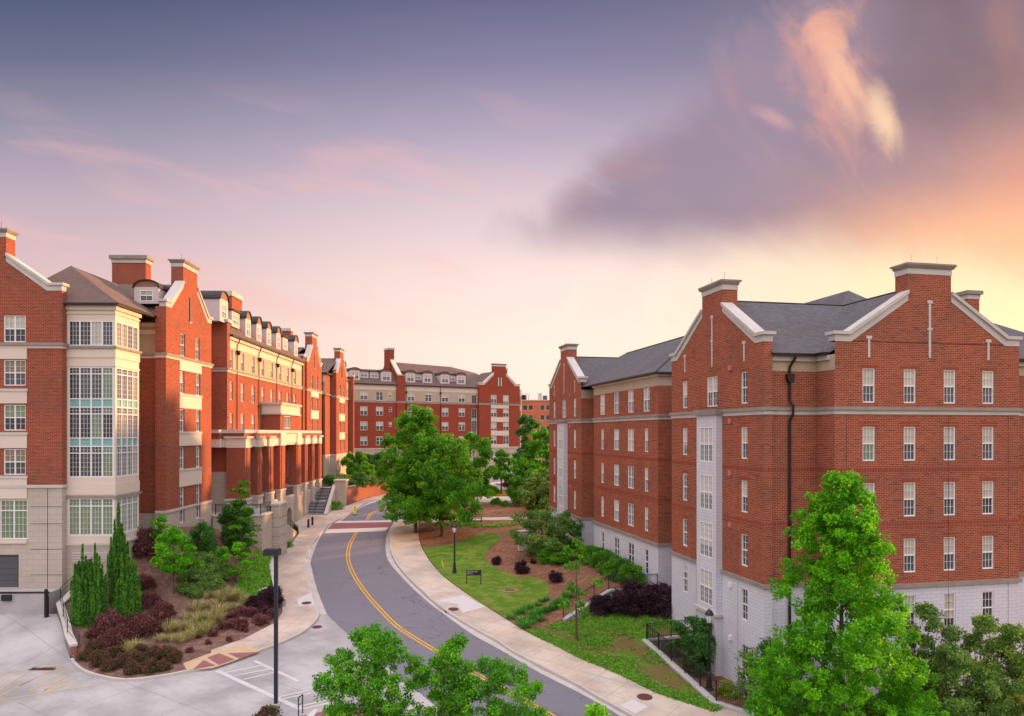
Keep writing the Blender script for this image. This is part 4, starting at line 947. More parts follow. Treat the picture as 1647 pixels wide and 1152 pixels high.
for b0, b1 in ((24.6, 26.6), (28.5, 30.8), (33.2, 37.9), (40.4, 42.0), (43.7, 45.8), (47.4, 49.6)): rl = MB(); rail_bay(rl, (AC-.25, b0, 7.1), (AC-.25, b1, 7.1)); rl.build('balcony_railing', LB.root)
# ================================================================== FAR BUILDING
FB = Bld(-33, 155, 31.9, 'brick_building', 'distant red brick residence hall closing the view behind the big trees')
zf_ = [(-3, STB), (11.2, BF), (21.0, BEI), (23.7, CREAM)]
TF = [23.35, 20.15, 17.0, 13.85]
fw = []
for t_ in TF:
    for c_ in (2.4, 5.9): fw.append((c_+6, t_, hung(1.6, 1.85, 2, 1, 2, 'F'), 1.6, 1.85))
    fw.append((8.35+6, t_-.1, hung(.7, 1.0, 1, 1, 1, 'F'), .7, 1.0))
FB.wall((-6, 0), (9.7, 0), 2, 24.75, zf_, fw)
fw = []
for t_ in TF:
    for c_ in (13.15, 17.3, 21.4, 25.6): fw.append((c_-11.6, t_, hung(1.6, 1.85, 2, 1, 2, 'F'), 1.6, 1.85))
fw += [(28.8-11.6, 23.2, gwin(1.4, [(2.0, 2, 3, (P_DK,))], 1), 1.4, 2.0), (28.8-11.6, 20.1, gwin(1.4, [(2.6, 2, 4, (P_DK,)), (.7, 1, 1, (TEAL,)), (2.6, 2, 4, (P_GR,)), (.5, 1, 1, (TEAL,)), (2.2, 2, 3, (P_DK,))], 1), 1.4, 8.6)]
FB.wall((11.6, 0), (29.7, 0), 2, 24.75, zf_, fw)
FB.wall((9.7, 0), (9.7, -.35), 2, 26.0, [(-3, STB), (11.2, BF)]); FB.wall((9.7, -.35), (11.6, -.35), 2, 26.9, [(-3, STB), (11.2, BF)]); FB.wall((11.6, -.35), (11.6, 0), 2, 26.0, [(-3, STB), (11.2, BF)])
m = MB(); m.prism([(9.7, -.35, 25.9), (11.6, -.35, 25.9), (11.6, -.35, 26.9), (9.7, -.35, 26.9)], (0, .5, 0), BF) if False else None
m.prism([(10.9, -.348, 24.7), (10.9, -.348, 26.89), (10.9, .3, 26.89), (10.9, 4.2, 30.3), (10.9, 7.3, 30.3), (10.9, 11, 26.9), (10.9, 12, 24.7)], (-.7, 0, 0), BF)
m.build('party_gable', FB.root)
m = MB(); m.prism([(11.0, -.5, 26.9), (11.0, .3, 26.9), (11.0, 4.3, 30.4), (11.0, 4.3, 30.8), (11.0, .1, 27.25), (11.0, -.5, 27.2)], (-.95, 0, 0), CREAM); m.build('coping', FB.root)
m = MB(); m.box(9.9, 11.0, 4.2, 7.3, 28, 32.9, BF); c2 = m.build('chimney', FB.root); m = MB(); m.box(9.8, 11.1, 4.1, 7.4, 32.9, 33.3, CAST); q = m.build('chimney_cap', FB.root); q.parent = c2
gp0, gp1 = (29.7, -.7), (40.7, -.7)
fw = [(5.5+q, t_, hung(1.5, 1.85, 2, 1, 2, 'F'), 1.5, 1.85) for q in (-1.65, 1.65) for t_ in TF+[10.1]]
FB.wall(gp0, gp1, 2, 25.55, [(-3, STB), (11.2, BF)], fw)
FB.wall((29.7, 0), gp0, 2, 25.55, [(-3, STB), (11.2, BF)]); FB.wall(gp1, (40.7, 9), 2, 25.55, [(-3, STB), (11.2, BF)])
FB.gable(gp0, gp1, 25.53, 1.3, 25.55, 27.9, 1.65, 30.6, BF, stone=CREAM)
m = MB(); m.box(34.9, 35.5, -.74, -.70, 25.4, 27.4, P_GR); m.box(34.75, 34.898, -.76, -.70, 25.4, 27.4, WHITE); m.box(35.502, 35.65, -.76, -.70, 25.4, 27.4, WHITE); m.build('slit_window', FB.root)
for za, zb in ((20.25, 21.0), (17.1, 18.2), (13.95, 15.05), (11.2, 11.95)): FB.panel(gp0, gp1, 3.1, 7.9, za, zb, CREAM, .07)
fpth = [(-6, 0), (9.7, 0), (9.7, -.35), (11.6, -.35), (11.6, 0), (29.7, 0), gp0, gp1, (40.7, 9)]
FB.course(fpth, 21.0, 21.15, .05, CREAM, 'string_course'); FB.course(fpth, 21.15, 21.4, .16, WEAT, 'string_course_cap'); FB.course(fpth, 11.1, 11.35, .1, CAST, 'base_course')
FB.course([(-6, 0), (9.69, 0)], 24.75, 24.95, .4, METAL, 'gutter'); FB.course([(11.61, 0), (29.69, 0)], 24.75, 24.95, .4, METAL, 'gutter')
FB.wall((-6, 13), (-6, 0), 2, 24.7, zf_); FB.wall((40.7, 13), (-6, 13), 2, 24.7, zf_)
for x_ in (11.95, 20.2): FB.downpipe(x_, 0, 24.8, 9, 0, -1)
r = MB()
r.poly([(-6.3, -.4, 24.95), (10.3, -.4, 24.95), (10.3, 4.0, 28.3), (-6.3, 4.0, 28.3)], ROOF); r.poly([(-6.3, 4.0, 28.3), (10.3, 4, 28.3), (10.3, 9, 28.3), (-6.3, 9, 28.3)], ROOF); r.poly([(-6.3, 9, 28.3), (10.3, 9, 28.3), (10.3, 13.4, 24.9), (-6.3, 13.4, 24.9)], ROOF)
r.poly([(10.9, -.4, 24.95), (29.75, -.4, 24.95), (26.2, 6.5, 30.0), (10.9, 6.5, 30.4)], ROOF); r.poly([(29.75, -.4, 24.95), (41.2, 3, 24.95), (32.5, 6.5, 28.9), (26.2, 6.5, 30.0)], ROOF); r.poly([(10.9, 6.5, 30.4), (26.2, 6.5, 30.0), (32.5, 6.5, 28.9), (41.2, 13.4, 24.9), (10.9, 13.4, 24.9)], ROOF)
groof(r, 'b', 35.2, 5.6, -.3, 8, 24.9, 29.0, ROOF); r.poly([(41.2, 3, 24.95), (41.2, 13.4, 24.9), (32.5, 6.5, 28.9)], ROOF)
r.build('roof', FB.root)
DD = dormer_mesh(2.3, 2.1, .7, 3.6, True, 2, 1.6, 1.6, .3, style='F'); DE = dormer_mesh(2.0, 1.4, 0, 3.2, False, 2, 1.5, .95, .25, style='F')
for a_ in (.6, 7.6, 13.2, 17.3, 21.6, 25.7): put_dormer(FB, DD, a_, .45, 25.5, 0)
for a_ in (2.9, 5.2, 15.2, 23.6): put_dormer(FB, DE, a_, 1.2, 26.2, 0)
m = MB(); m.box(37.3, 39.2, 2.5, 4, 26, 29.6, BF); c2 = m.build('chimney', FB.root); m = MB(); m.box(37.2, 39.3, 2.4, 4.1, 29.6, 30.0, CAST); q = m.build('chimney_cap', FB.root); q.parent = c2
# --- glazed side bay right of the gable
m = MB(); m.box(40.75, 42.0, .6, 3.2, 8, 24.8, CREAM); m.build('side_bay', FB.root)
for zt, h in ((23.3, 2.2), (20.0, 2.4), (16.8, 2.4)):
    FB.add_window(gwin(1.0, [(h, 2, 3, (P_GN,))], 1), (41.37, .53, zt-h), 0)
# ================================================================== ORANGE BUILDING
OB = Bld(1.5, 250, -3, 'office_building', 'far orange brick block with small square windows, seen between the residence halls')
fw = [(c_, t_, gwin(1.5, [(1.7, 1, 1, (P_DK,))], 1), 1.5, 1.7) for c_ in (3.0, 4.9, 8.8, 10.7, 14.0, 16) for t_ in (24.2, 21.0, 17.5)]
OB.wall((0, 0), (22, 0), 3, 25.4, [(0, ORB)], [(c_, 23.9, me, w, h) for c_, t_, me, w, h in fw if t_ == 24.2]+[(c_, 20.6, me, w, h) for c_, t_, me, w, h in fw if t_ == 21.0]+[(c_, 17.0, me, w, h) for c_, t_, me, w, h in fw if t_ == 17.5])
OB.wall((0, 18), (0, 0), 3, 25.4, [(0, ORB)]); OB.wall((22, 0), (22, 18), 3, 25.4, [(0, ORB)]); OB.wall((22, 18), (0, 18), 3, 25.4, [(0, ORB)])
m = MB(); m.box(-.2, 22.2, -.2, 18.2, 25.4, 25.7, CAST); m.build('parapet', OB.root)
m = MB(); m.box(.6, 3.2, 2, 5, 25.7, 27.4, METAL); m.box(7.3, 8.6, 2, 4, 25.7, 28.0, STUC); m.box(8.9, 10.4, 2, 4, 25.7, 27.2, DOOR)
for i in range(6): m.bar((.5+i*.7, 1.5, 25.7), (.9+i*.7, 1.5, 28.0), .07, METAL, 5)
m.build('roof_plant', OB.root)
# ================================================================== GROUND AND STREET
def PS(px, py, zf, lo=20.0, hi=160.0):
    rx = (px-CX)/FPX; k = (py-HY)/FPX; y = lo
    while y < hi:
        if CAMZ-k*y <= zf(rx*y, y): break
        y += .15
    return (rx*y, y)
def pp(l, off=0.0): return [P(a, b, off) for a, b in l]
ORD = ['first', 'second', 'third', 'fourth', 'fifth', 'sixth', 'seventh', 'eighth', 'ninth', 'tenth', 'eleventh', 'twelfth', 'thirteenth', 'fourteenth', 'fifteenth', 'sixteenth', 'seventeenth', 'eighteenth', 'nineteenth', 'twentieth']
ssf = lambda v: (lambda u: u*u*(3-2*u))(min(1, max(0, v)))
def zdrive(x, y): return zr(x, y)+1.5*ssf((y-45.2)/5.8)*ssf((-26.5-x)/1.0)
# base ground to the horizon
xs = [-3000, -1500, -700, -300, -150, -90]+list(range(-70, 71, 2))+[90, 150, 300, 700, 1500, 3000]; ys = [-600, -200, -60, 0, 8]+list(range(12, 200, 2))+[230, 300, 450, 800, 1500, 3000]
def zbase(x, y):
    z = zr(x, min(y, 320))-.45
    if y < 0: z = -1.9
    if x > 9.5+max(0, (40-y))*.9 and y < 56: z = min(z, -1.6)
    if y > 180: z = zr(x, 180)-.45
    return z
gv = [(x, y, zbase(x, y)) for y in ys for x in xs]; nx_ = len(xs)
gf = [(j*nx_+i, j*nx_+i+1, (j+1)*nx_+i+1, (j+1)*nx_+i) for j in range(len(ys)-1) for i in range(nx_-1)]
me = bpy.data.meshes.new('ground'); me.from_pydata(gv, [], gf); me.materials.append(DIRT); me.polygons.foreach_set('use_smooth', [True]*len(gf))
go = bpy.data.objects.new('ground', me); C.objects.link(go); struct(go)
# edges of the street, from far to near
FARL = [(4, 137), (-6, 127.5), (-13.5, 117.5)]; FARR = [(8, 129), (-1, 119), (-9, 109.5), (-13.4, 100)]
GL = FARL+pp([(608, 807), (579, 818), (547, 839), (519.5, 858), (501, 899), (502, 915), (510, 947), (526, 988)])   # asphalt, left edge
GLlow = pp([(551, 1012), (600, 1053), (653, 1098), (672, 1112)])+[(-2.2, 37), (.8, 33), (4, 28), (7, 24)]
GR = FARR+pp([(638.5, 835), (625, 853.5), (620, 872), (623, 899), (641, 923), (665, 948), (692, 972), (715, 989), (758, 1020), (803, 1045), (870, 1084), (958, 1129)])+[(8.6, 34), (13.5, 29), (18, 25)]
KL = [(x-.2, y+.6) for x, y in FARL]+pp([(606.5, 804.5), (588, 811), (562, 828), (535, 842), (523, 852), (502.5, 877), (494, 895), (492, 910), (500, 947), (508, 970), (513, 988), (510, 999), (497, 1012.6), (481.6, 1023), (445, 1040), (418.7, 1049), (374, 1066), (340, 1077)])
KLb = pp([(340, 1077), (300, 1083), (265, 1090), (200, 1097), (150, 1088.5), (128, 1079), (118, 1070), (113, 1063)])
KR = [(x+.3, y-.5) for x, y in FARR]+pp([(646, 835), (632, 853), (627.5, 872), (629.5, 893), (648.6, 923), (693.6, 967), (719, 986.6), (760, 1012), (801.7, 1035), (818, 1047), (870, 1075), (933.6, 1107.5), (958, 1122.7)])+[(8.9, 34.8), (14, 29.6), (18.5, 25.6)]
KLc = catmull(KL, 1.0); KLbc = catmull(KLb, .6); KRc = catmull(KR, 1.0); GLc = catmull(GL, 1.0); GRc = catmull(GR, 1.0); GLlowc = catmull([GL[-1]]+GLlow, 1.0)
struct(drape('gutter', KLc+[(-20, 30), (0, 23), (18, 24.5)]+KRc[::-1], zr, -.012, KERBM, 2.0))
apron = [P(513, 988)]+KLc[[i for i in range(len(KLc)) if KLc[i][1] < 55][0]:]+KLbc[1:]+[(-31.02, 50.9), (-60, 50.9), (-60, 26), (2, 26)]+GLlowc[::-1]
struct(drape('apron_pavement', apron, zdrive, .004, APR, 1.0))
struct(drape('road', GLc+GLlowc[1:]+GRc[::-1], zr, .03, ASPH, 1.0))
def ribbon(name, pl, w, off, mat, zf=zr, kind='structure', parent=None):
    a = offs(pl, -w/2); b = offs(pl, w/2); mb = MB()
    for p, q, r_, s_ in zip(a, a[1:], b[1:], b): mb.poly([(*s_, zf(*s_)+off), (*r_, zf(*r_)+off), (*q, zf(*q)+off), (*p, zf(*p)+off)], mat)
    o = mb.build(name, parent)
    if kind: o['kind'] = kind
    return o
def quadmark(name, pts, off, mat, zf=zr):
    return struct(drape(name, pts, zf, off, mat, 1.0))
far_c = catmull([(6, 133), (-3.5, 123.5), (-11.2, 113.5)]+pp([(609.6, 821), (590, 836.5)]), .7)
near_c = catmull(pp([(574.5, 855), (563, 876), (559.5, 895), (563, 912), (571, 929), (585, 950), (602, 971), (636, 1006), (665, 1026), (691, 1042), (735, 1068), (800, 1104), (885, 1151)])+[(5.0, 34.5), (9.5, 30)], .7)
for pl in (far_c, near_c):
    for d in (-.13, .13): ribbon('centre_line', offs(pl, d), .125, .040, YEL)
quadmark('crosswalk_pavers', pp([(525, 854), (537, 841), (633, 840.4), (622.5, 852)]), .036, PAVR)
quadmark('crosswalk_band', pp([(521, 858.5), (526.5, 852), (625, 849), (620, 855)]), .044, NEWC); quadmark('crosswalk_band', pp([(536.5, 842), (543, 838.8), (641, 837.4), (633, 840.2)]), .044, NEWC)
# kerbs
k1 = sweep('kerb', KLc, -.16, zr, -.05, .155, KERBM); struct(k1) if False else None
bpy.data.objects.remove(k1)
def kerb(pl, side):
    return struct(sweep('kerb', pl if side > 0 else pl, .16*side, zr, -.06, .155, KERBM))
kerb(KLc, 1); kerb(KLbc, 1); kerb(KRc, -1)
# sidewalks
SL = pp([(340, 1049), (392, 1031), (442, 1005), (454, 989), (455, 965), (449, 952), (444, 920), (442, 893), (463, 885), (481, 860)])+[(-25.2, 88), (-26.4, 90.5), (-26.6, 95.9), (-23.9, 95.9), (-24.3, 102), (-22.7, 102.6)]+pp([(613, 797)])+[(-15.5, 119), (-8, 129), (2, 139)]
KLi = offs(KLc, .16)
struct(drape('sidewalk', SL+KLi, zr, .15, WALKL, 1.0, .3))
KRi = offs(KRc, -.16)
SRo = pp([(673, 838), (674, 865), (682.6, 889), (704.5, 918.6), (736, 945), (780, 974.5), (814, 996), (845.5, 1016), (891.7, 1037.7), (933, 1059.5), (993.6, 1083.8), (1054, 1114), (1149, 1144.6)], .15)
iA = min(range(len(KRi)), key=lambda i: abs(KRi[i][1]-P(673, 838)[1]))
SRc = catmull(SRo, 1.0)
struct(drape('sidewalk', KRi[iA:]+[(22, 26.5), (17, 33.6), (14.6, 36.8), (10.96, 39.75)]+SRc[::-1], zr, .15, WALK, 1.0, .3))
quadmark('sidewalk_patch', pp([(700, 966), (746, 957), (780, 976), (744, 986), (735, 972)], .16), .158, NEWC); quadmark('sidewalk_patch', pp([(997, 1135), (1018, 1125), (1043, 1137), (1022, 1148)], .16), .158, NEWC)
quadmark('sidewalk_patch', pp([(478, 964), (500, 953), (506, 973), (480, 975)], .16), .158, NEWC)
# red paver ramps, left kerb
quadmark('tan_paver_border', pp([(294, 1067), (340, 1050), (392, 1034), (418, 1047), (374, 1064), (341, 1075), (301, 1078)], .15), .156, simple('tan_pavers', (.52, .37, .23), .85, .12, 2))
quadmark('red_paver_field', pp([(310, 1077), (328, 1062), (347, 1071)], .15), .162, PAVR); quadmark('red_paver_field', pp([(333, 1058), (352, 1051), (378, 1061), (352, 1070)], .15), .162, PAVR); quadmark('red_paver_field', pp([(366, 1051), (415, 1049), (385, 1060)], .15), .162, PAVR)
# painted lines on the apron
def pline(a, b, w, mat, name): ribbon(name, [P(*a), tuple((np.array(P(*a))+np.array(P(*b)))/2), P(*b)], w, .012, mat, zdrive)
pline((349, 1079), (484, 1141), .30, WHP, 'crosswalk_line'); pline((409, 1063), (480, 1096), .22, WHP, 'crosswalk_line')
for a, b in (((364, 1082), (422, 1070)), ((392, 1093), (440, 1082)), ((378, 1087), (436, 1076)), ((449, 1121), (496, 1111)), ((452, 1125), (500, 1115)), ((475, 1138), (524, 1127)), ((484, 1141), (530, 1131))): pline(a, b, .14, WHP, 'crosswalk_line')
for a, b in (((95, 1070), (-5, 1085)), ((155, 1102), (-10, 1128)), ((100, 1071), (30, 1104)), ((103, 1079), (48, 1112)), ((110, 1085), (70, 1112)), ((128, 1094), (80, 1112)), ((65, 1087), (-5, 1122)), ((48, 1080), (-5, 1112)), ((27, 1084), (-5, 1098)), ((10, 1087), (-5, 1092)), ((118, 1090), (62, 1115))): pline(a, b, .10, YELF, 'hatching_line')
def manhole(px, py, r, label, off=.165):
    x, y = P(px, py, off); m = MB(); m.lathe([(r, -.02), (r, .012), (r-.05, .018), (0.0001, .018)], (0, 0, 0), RUST, 24)
    for i in range(-3, 4): m.box(-r*.6, r*.6, i*.09-.015, i*.09+.015, .0185, .024, RUST)
    o = m.build('manhole_cover'); o.location = (x, y, zr(x, y)+off); tag(o, label, 'manhole cover')
    o.rotation_euler = (math.atan(.072), 0, 0); return o
manhole(493, 970, .38, 'rusty round manhole cover in the left sidewalk near the kerb corner'); manhole(510, 1008.6, .34, 'rusty manhole cover in the gutter just off the left kerb', .012)
manhole(729, 980, .40, 'rusty manhole cover beside the new pale sidewalk patch on the right'); manhole(1037, 1121, .42, 'large rusty manhole cover in the sidewalk near the black railing')
x, y = P(70, 1076); m = MB(); m.box(-.75, .75, -.25, .25, 0, .02, RUST)
for i in range(9): m.box(-.7+i*.16, -.62+i*.16, -.2, .2, .0205, .03, BLACK)
o = m.build('drain_grate'); o.location = (x, y, zdrive(x, y)+.004); tag(o, 'rusty rectangular drain grate in the driveway by the yellow hatching', 'drain grate')
# storm drain mouth in the right kerb
a, b = P(697, 969), P(719, 987); an = math.atan2(b[1]-a[1], b[0]-a[0]); L_ = math.dist(a, b)
e = empty('storm_drain', (*a, zr(*a)+.0), an, 'dark storm drain mouth under the kerb on the right side of the road', 'storm drain')
e.rotation_euler = (0, -math.atan((zr(*b)-zr(*a))/L_), an); m = MB(); m.box(0, L_, .0, .45, .10, .185, KERBM); m.build('drain_lid', e); m = MB(); m.box(.05, L_-.05, -.012, .0, -.02, .105, BLACK); m.build('drain_mouth', e)
x, y = P(820, 951, .2); m = MB(); m.lathe([(.75, -.05), (.75, .03), (.0001, .04)], (0, 0, 0), simple('bare_earth', (.30, .20, .12), .95, .2, 3), 14); m.box(-.4, .4, -.22, .22, .04, .06, RUST)
o = m.build('lawn_drain'); tag(o, 'rusty drain cover in a bare patch of the mown lawn', 'drain cover'); LAWN_DRAIN = o
# ------------------------------------------------------------------ left planting bed
bedk = offs(KLbc, .16)
W0 = P(114, 1061); W1p = (-31.05, 51.0); W2p = (-31.0, 53.0)
cpts = [(x, y, zr(x, y)+.13) for x, y in bedk[::3]+SL[:6]+[P(440, 920), P(437, 884)]]
cpts += [(-30.8, 51.0, 2.5), (-29.5, 48.5, 1.6), (-28.6, 47.2, .9), (-30.8, 53, 3.5), (-27.5, 50.5, 2.1), (-28.4, 53.6, 4.3), (-28.3, 57, 5.6), (-27.4, 59, 6.7), (-27.2, 64, 6.4), (-27.2, 68, 5.8), (-23.5, 68.3, 4.2), (-23.2, 71.5, 2.9), (-24.0, 54, 3.0), (-22.8, 64, 3.9), (-20.3, 60, 1.9), (-22, 50, 1.1)]
zbed = tps(cpts)
bedp = bedk[::-1]+SL[:6]+pp([(441, 930), (438, 900), (436, 884)])+[(-23.1, 71.7), (-23.3, 68.7), (-28.0, 68.7), (-28.3, 57.4), (-29.2, 57.4), (-29.2, 53.4), (-31.0, 53.2), (-30.9, 51), W0]
struct(drape('planting_bed', bedp, zbed, 0, MULCHL, 1.0, .5))
struct(drape('grass_bank', [PS(a, b, zbed) for a, b in [(437, 888), (439, 915), (442, 950), (409, 968), (385, 972), (372, 955), (385, 930), (400, 905), (418, 885)]], zbed, .03, simple('bank_turf', (.12, .26, .02), .95, .3, 1.2, bump=.5), 1.0))
def slabwall(name, pts, tops, bots, w, mat, cap, label, cat='wall', captk=.14, capw=.08, ):
    """free-standing wall following pts (x, y) with a stone cap"""
    e = empty(name, (pts[0][0], pts[0][1], bots[0]), 0, label, cat); ox, oy, oz = e.location
    q = offs(pts, w) if len(pts) > 1 else pts; m = MB(); c = MB(); pa = offs(pts, -capw); pb = offs(pts, w+capw)
    for i in range(len(pts)-1):
        A = [(pts[i], q[i], q[i+1], pts[i+1]), (bots[i], bots[i], bots[i+1], bots[i+1]), (tops[i], tops[i], tops[i+1], tops[i+1])]
        lo = [(p[0]-ox, p[1]-oy, z-oz) for p, z in zip(A[0], A[1])]; hi = [(p[0]-ox, p[1]-oy, z-oz) for p, z in zip(A[0], A[2])]
        m.poly([lo[0], lo[3], hi[3], hi[0]][::-1], mat); m.poly([lo[2], lo[1], hi[1], hi[2]][::-1], mat)
        if i == 0: m.poly([lo[1], lo[0], hi[0], hi[1]][::-1], mat)
        if i == len(pts)-2: m.poly([lo[3], lo[2], hi[2], hi[3]][::-1], mat)
        B_ = [(p[0]-ox, p[1]-oy) for p in (pa[i], pb[i], pb[i+1], pa[i+1])]; zz = [tops[i], tops[i], tops[i+1], tops[i+1]]
        L0 = [(*p, z-oz) for p, z in zip(B_, zz)]; H0 = [(*p, z-oz+captk) for p, z in zip(B_, zz)]
        c.poly(H0, cap); c.poly(L0[::-1], cap); c.poly([L0[0], L0[3], H0[3], H0[0]][::-1], cap); c.poly([L0[2], L0[1], H0[1], H0[2]][::-1], cap)
        if i == 0: c.poly([L0[1], L0[0], H0[0], H0[1]][::-1], cap)
        if i == len(pts)-2: c.poly([L0[3], L0[2], H0[2], H0[3]][::-1], cap)
    m.build('wall_body', e); c.build('coping', e); return e
MOSTCONC = simple('stained_concrete', (.42, .39, .40), .9, .3, .8, fine=4)
LBW = brickmat('red_brick_garden_wall', (.265,.05,.030), (.33,.075,.042), (.46,.32,.22), .30, .10, .011)
wpts = [W0, (-28.3, 47.4), (-29.7, 49.3), W1p, W2p]
slabwall('retaining_wall', wpts, [zr(*W0)+.78, 1.55, 2.15, 2.75, 3.5], [zr(*W0)-.2, .2, .5, 1.0, 2.0], .30, LBW, CAST, 'low stone-capped retaining wall between the driveway and the juniper bed')
# painted concrete face towards the driveway
m = MB(); q = offs(wpts, -.012)
tp = [zr(*W0)+.77, 1.54, 2.14, 2.74, 3.5]
for i in range(3): m.poly([(*q[i], zdrive(*q[i])-.3), (*q[i+1], zdrive(*q[i+1])-.3), (*q[i+1], tp[i+1]), (*q[i], tp[i])], MOSTCONC); m.poly([(*q[i], tp[i]), (*q[i+1], tp[i+1]), (*q[i+1], zdrive(*q[i+1])-.3), (*q[i], zdrive(*q[i])-.3)], MOSTCONC)
o = m.build('retaining_wall_face'); o.parent = [k for k in bpy.data.objects if k.name == 'retaining_wall'][0]; o.location = -o.parent.location
e = empty('handrail', (W0[0], W0[1], 0), 0, 'slim dark metal handrail on the retaining wall by the driveway', 'railing')
m = MB(); rp_ = [(-27.2, 46.9, .9), (-28.4, 47.7, 1.65), (-29.75, 49.5, 2.3), (-30.98, 51.2, 2.9), (-30.85, 53.0, 3.65)]
loc = lambda p, dz=0: (p[0]-W0[0], p[1]-W0[1], p[2]+dz)
for a, b in zip(rp_, rp_[1:]):
    for h in (.98, .62, .28): m.bar(loc(a, h), loc(b, h), .022 if h > .9 else .012, NAVY, 6)
m.build('rail', e)
for p in rp_: m = MB(); m.bar(loc(p, 0), loc(p, 1.0), .025, NAVY, 6); m.build('post', e)
# loading dock
e = empty('loading_dock', (-38, 51.5, 0), R_(1.57), 'grey concrete loading dock with black bumpers below the garage door', 'loading dock')
m = MB(); m.box(-20, 6.3, -.75, 1.0, 1.2, 3.58, MOSTCONC); m.box(-20, 6.34, -.79, -.55, 3.582, 3.66, METAL); m.build('platform', e)
for x_ in (3.3, -1.5): m = MB(); m.box(x_, x_+.62, -.95, -.751, 3.1, 3.5, BLACK); m.build('rubber_bumper', e)
m = MB(); m.bar((0, 0, -.3), (0, 0, 1.9), .12, METAL, 10, .12); m.lathe([(.12, 1.9), (.08, 1.98), (.001, 2.0)], (0, 0, 0), METAL, 10); m.bar((.14, 0, -.3), (.14, 0, 1.5), .05, METAL, 8)
o = m.build('guard_post'); o.location = (-31.45, 50.4, 2.0); tag(o, 'dark steel guard post at the end of the loading dock wall', 'post')
# low brick wall along the left sidewalk
lw = catmull(pp([(436, 884), (438, 905), (441, 930), (447, 957)]), 1.2)+catmull([P(447, 957), P(428, 962), P(409, 968)], 1.0)[1:]
slabwall('garden_wall', lw, [zr(x, y)+.62 for x, y in lw], [zr(x, y)-.2 for x, y in lw], .28, LBW, CAST, 'low curved brick garden wall with stone cap beside the left sidewalk')
# ------------------------------------------------------------------ terrace, pillar, side steps
e = empty('terrace_wall', (-27.4, 68.6, 2), 0, 'beige block retaining wall of the raised terrace in front of the colonnade', 'terrace')
T = lambda m, x0, x1, y0, y1, z0, z1, mt: m.box(x0+27.4, x1+27.4, y0-68.6, y1-68.6, z0-2, z1-2, mt)
m = MB(); T(m, -27.5, -22.95, 68.6, 69.0, 1, 6.85, STB); T(m, -23.35, -22.95, 69.0, 71.6, 1, 6.85, STB); m.build('wall_body', e)
m = MB(); T(m, -27.5, -22.85, 68.5, 69.1, 6.852, 7.0, CAST); T(m, -23.45, -22.85, 69.1, 71.6, 6.852, 7.0, CAST); m.build('coping', e)
m = MB(); T(m, -30, -23.36, 69.01, 76, 6.6, 6.9, CONC); T(m, -27, -25.6, 76, 80, 6.6, 6.9, CONC); m.build('terrace_floor', e)
def railing(name, pts, label, h=1.05, post_every=1.9, mat=BLACK, step=.125, top=.03, postr=.035):
    """posts and baluster panels along 3-D points"""
    o0 = pts[0]; e = empty(name, o0, 0, label, 'railing')
    for a, b in zip(pts, pts[1:]):
        A, B_ = Vector(a)-Vector(o0), Vector(b)-Vector(o0); L = (B_-A).length; n = max(1, round(L/post_every))
        for i in range(n):
            m = MB(); rail_bay(m, A.lerp(B_, i/n), A.lerp(B_, (i+1)/n), h, max(2, int(L/n/step)), top=top, mat=mat, mid=True); m.build('baluster_panel', e)
            m = MB(); p = A.lerp(B_, i/n); m.box(p.x-postr, p.x+postr, p.y-postr, p.y+postr, p.z-.05, p.z+h+.04, mat); m.build('post', e)
    m = MB(); p = Vector(pts[-1])-Vector(o0); m.box(p.x-postr, p.x+postr, p.y-postr, p.y+postr, p.z-.05, p.z+h+.04, mat); m.build('post', e); return e
railing('railing', [(-27.3, 68.8, 7.0), (-23.15, 68.8, 7.0), (-23.15, 71.6, 7.0)], 'black metal railing along the edge of the raised terrace', .95)
e = empty('stone_pillar', (-23.6, 71.65, 1.9), 0, 'square beige block pillar with a flat cap at the terrace corner beside the left sidewalk', 'pillar')
m = MB(); m.box(0, 1.25, 0, 2.6, 0, 5.65, STB)
for z_ in (.85, 1.75, 2.65, 3.55, 4.45): m.box(-.003, 1.253, -.003, 2.603, z_, z_+.03, METAL)
m.build('pillar_body', e); m = MB(); m.box(-.1, 1.35, -.1, 2.7, 5.652, 5.85, CAST); m.build('pillar_cap', e)
e = empty('side_steps', (-23.4, 74.4, 2), 0, 'narrow steps with a sloping beige cheek wall going down from the terrace to the sidewalk', 'steps')
m = MB(); ck = [(.3, 0, 0), (.3, 0, 3.75), (-.95, 9.8, 1.15), (-.95, 9.8, .4)]
a = [(.35, -.1, -.3), (.35, -.1, 3.9), (-.85, 9.7, 1.2), (-.85, 9.7, .4)]; m.prism(a, (-.32, 0, 0), STB); m.prism([(.37, -.1, 3.902), (-.83, 9.75, 1.202), (-.83, 9.75, 1.35), (.37, -.1, 4.05)], (-.36, 0, 0), CAST); m.build('cheek_wall', e)
m = MB()
for i in range(26): m.box(-2.2-.045*i, -.06-.045*i, i*.35, (i+1)*.35, 0, 4.85-i*.155, CONC)
m.build('step_flight', e)
m = MB(); A, B_ = Vector((.15, .4, 4.0)), Vector((-1.0, 9.6, 1.45))
m.bar(A+Vector((0, 0, .85)), B_+Vector((0, 0, .85)), .03, BLACK, 6); m.bar(A+Vector((0, 0, .5)), B_+Vector((0, 0, .5)), .018, BLACK, 6)
for i in range(7): p = A.lerp(B_, i/6); m.bar(p, p+Vector((0, 0, .85)), .022, BLACK, 6)
m.build('handrail', e)
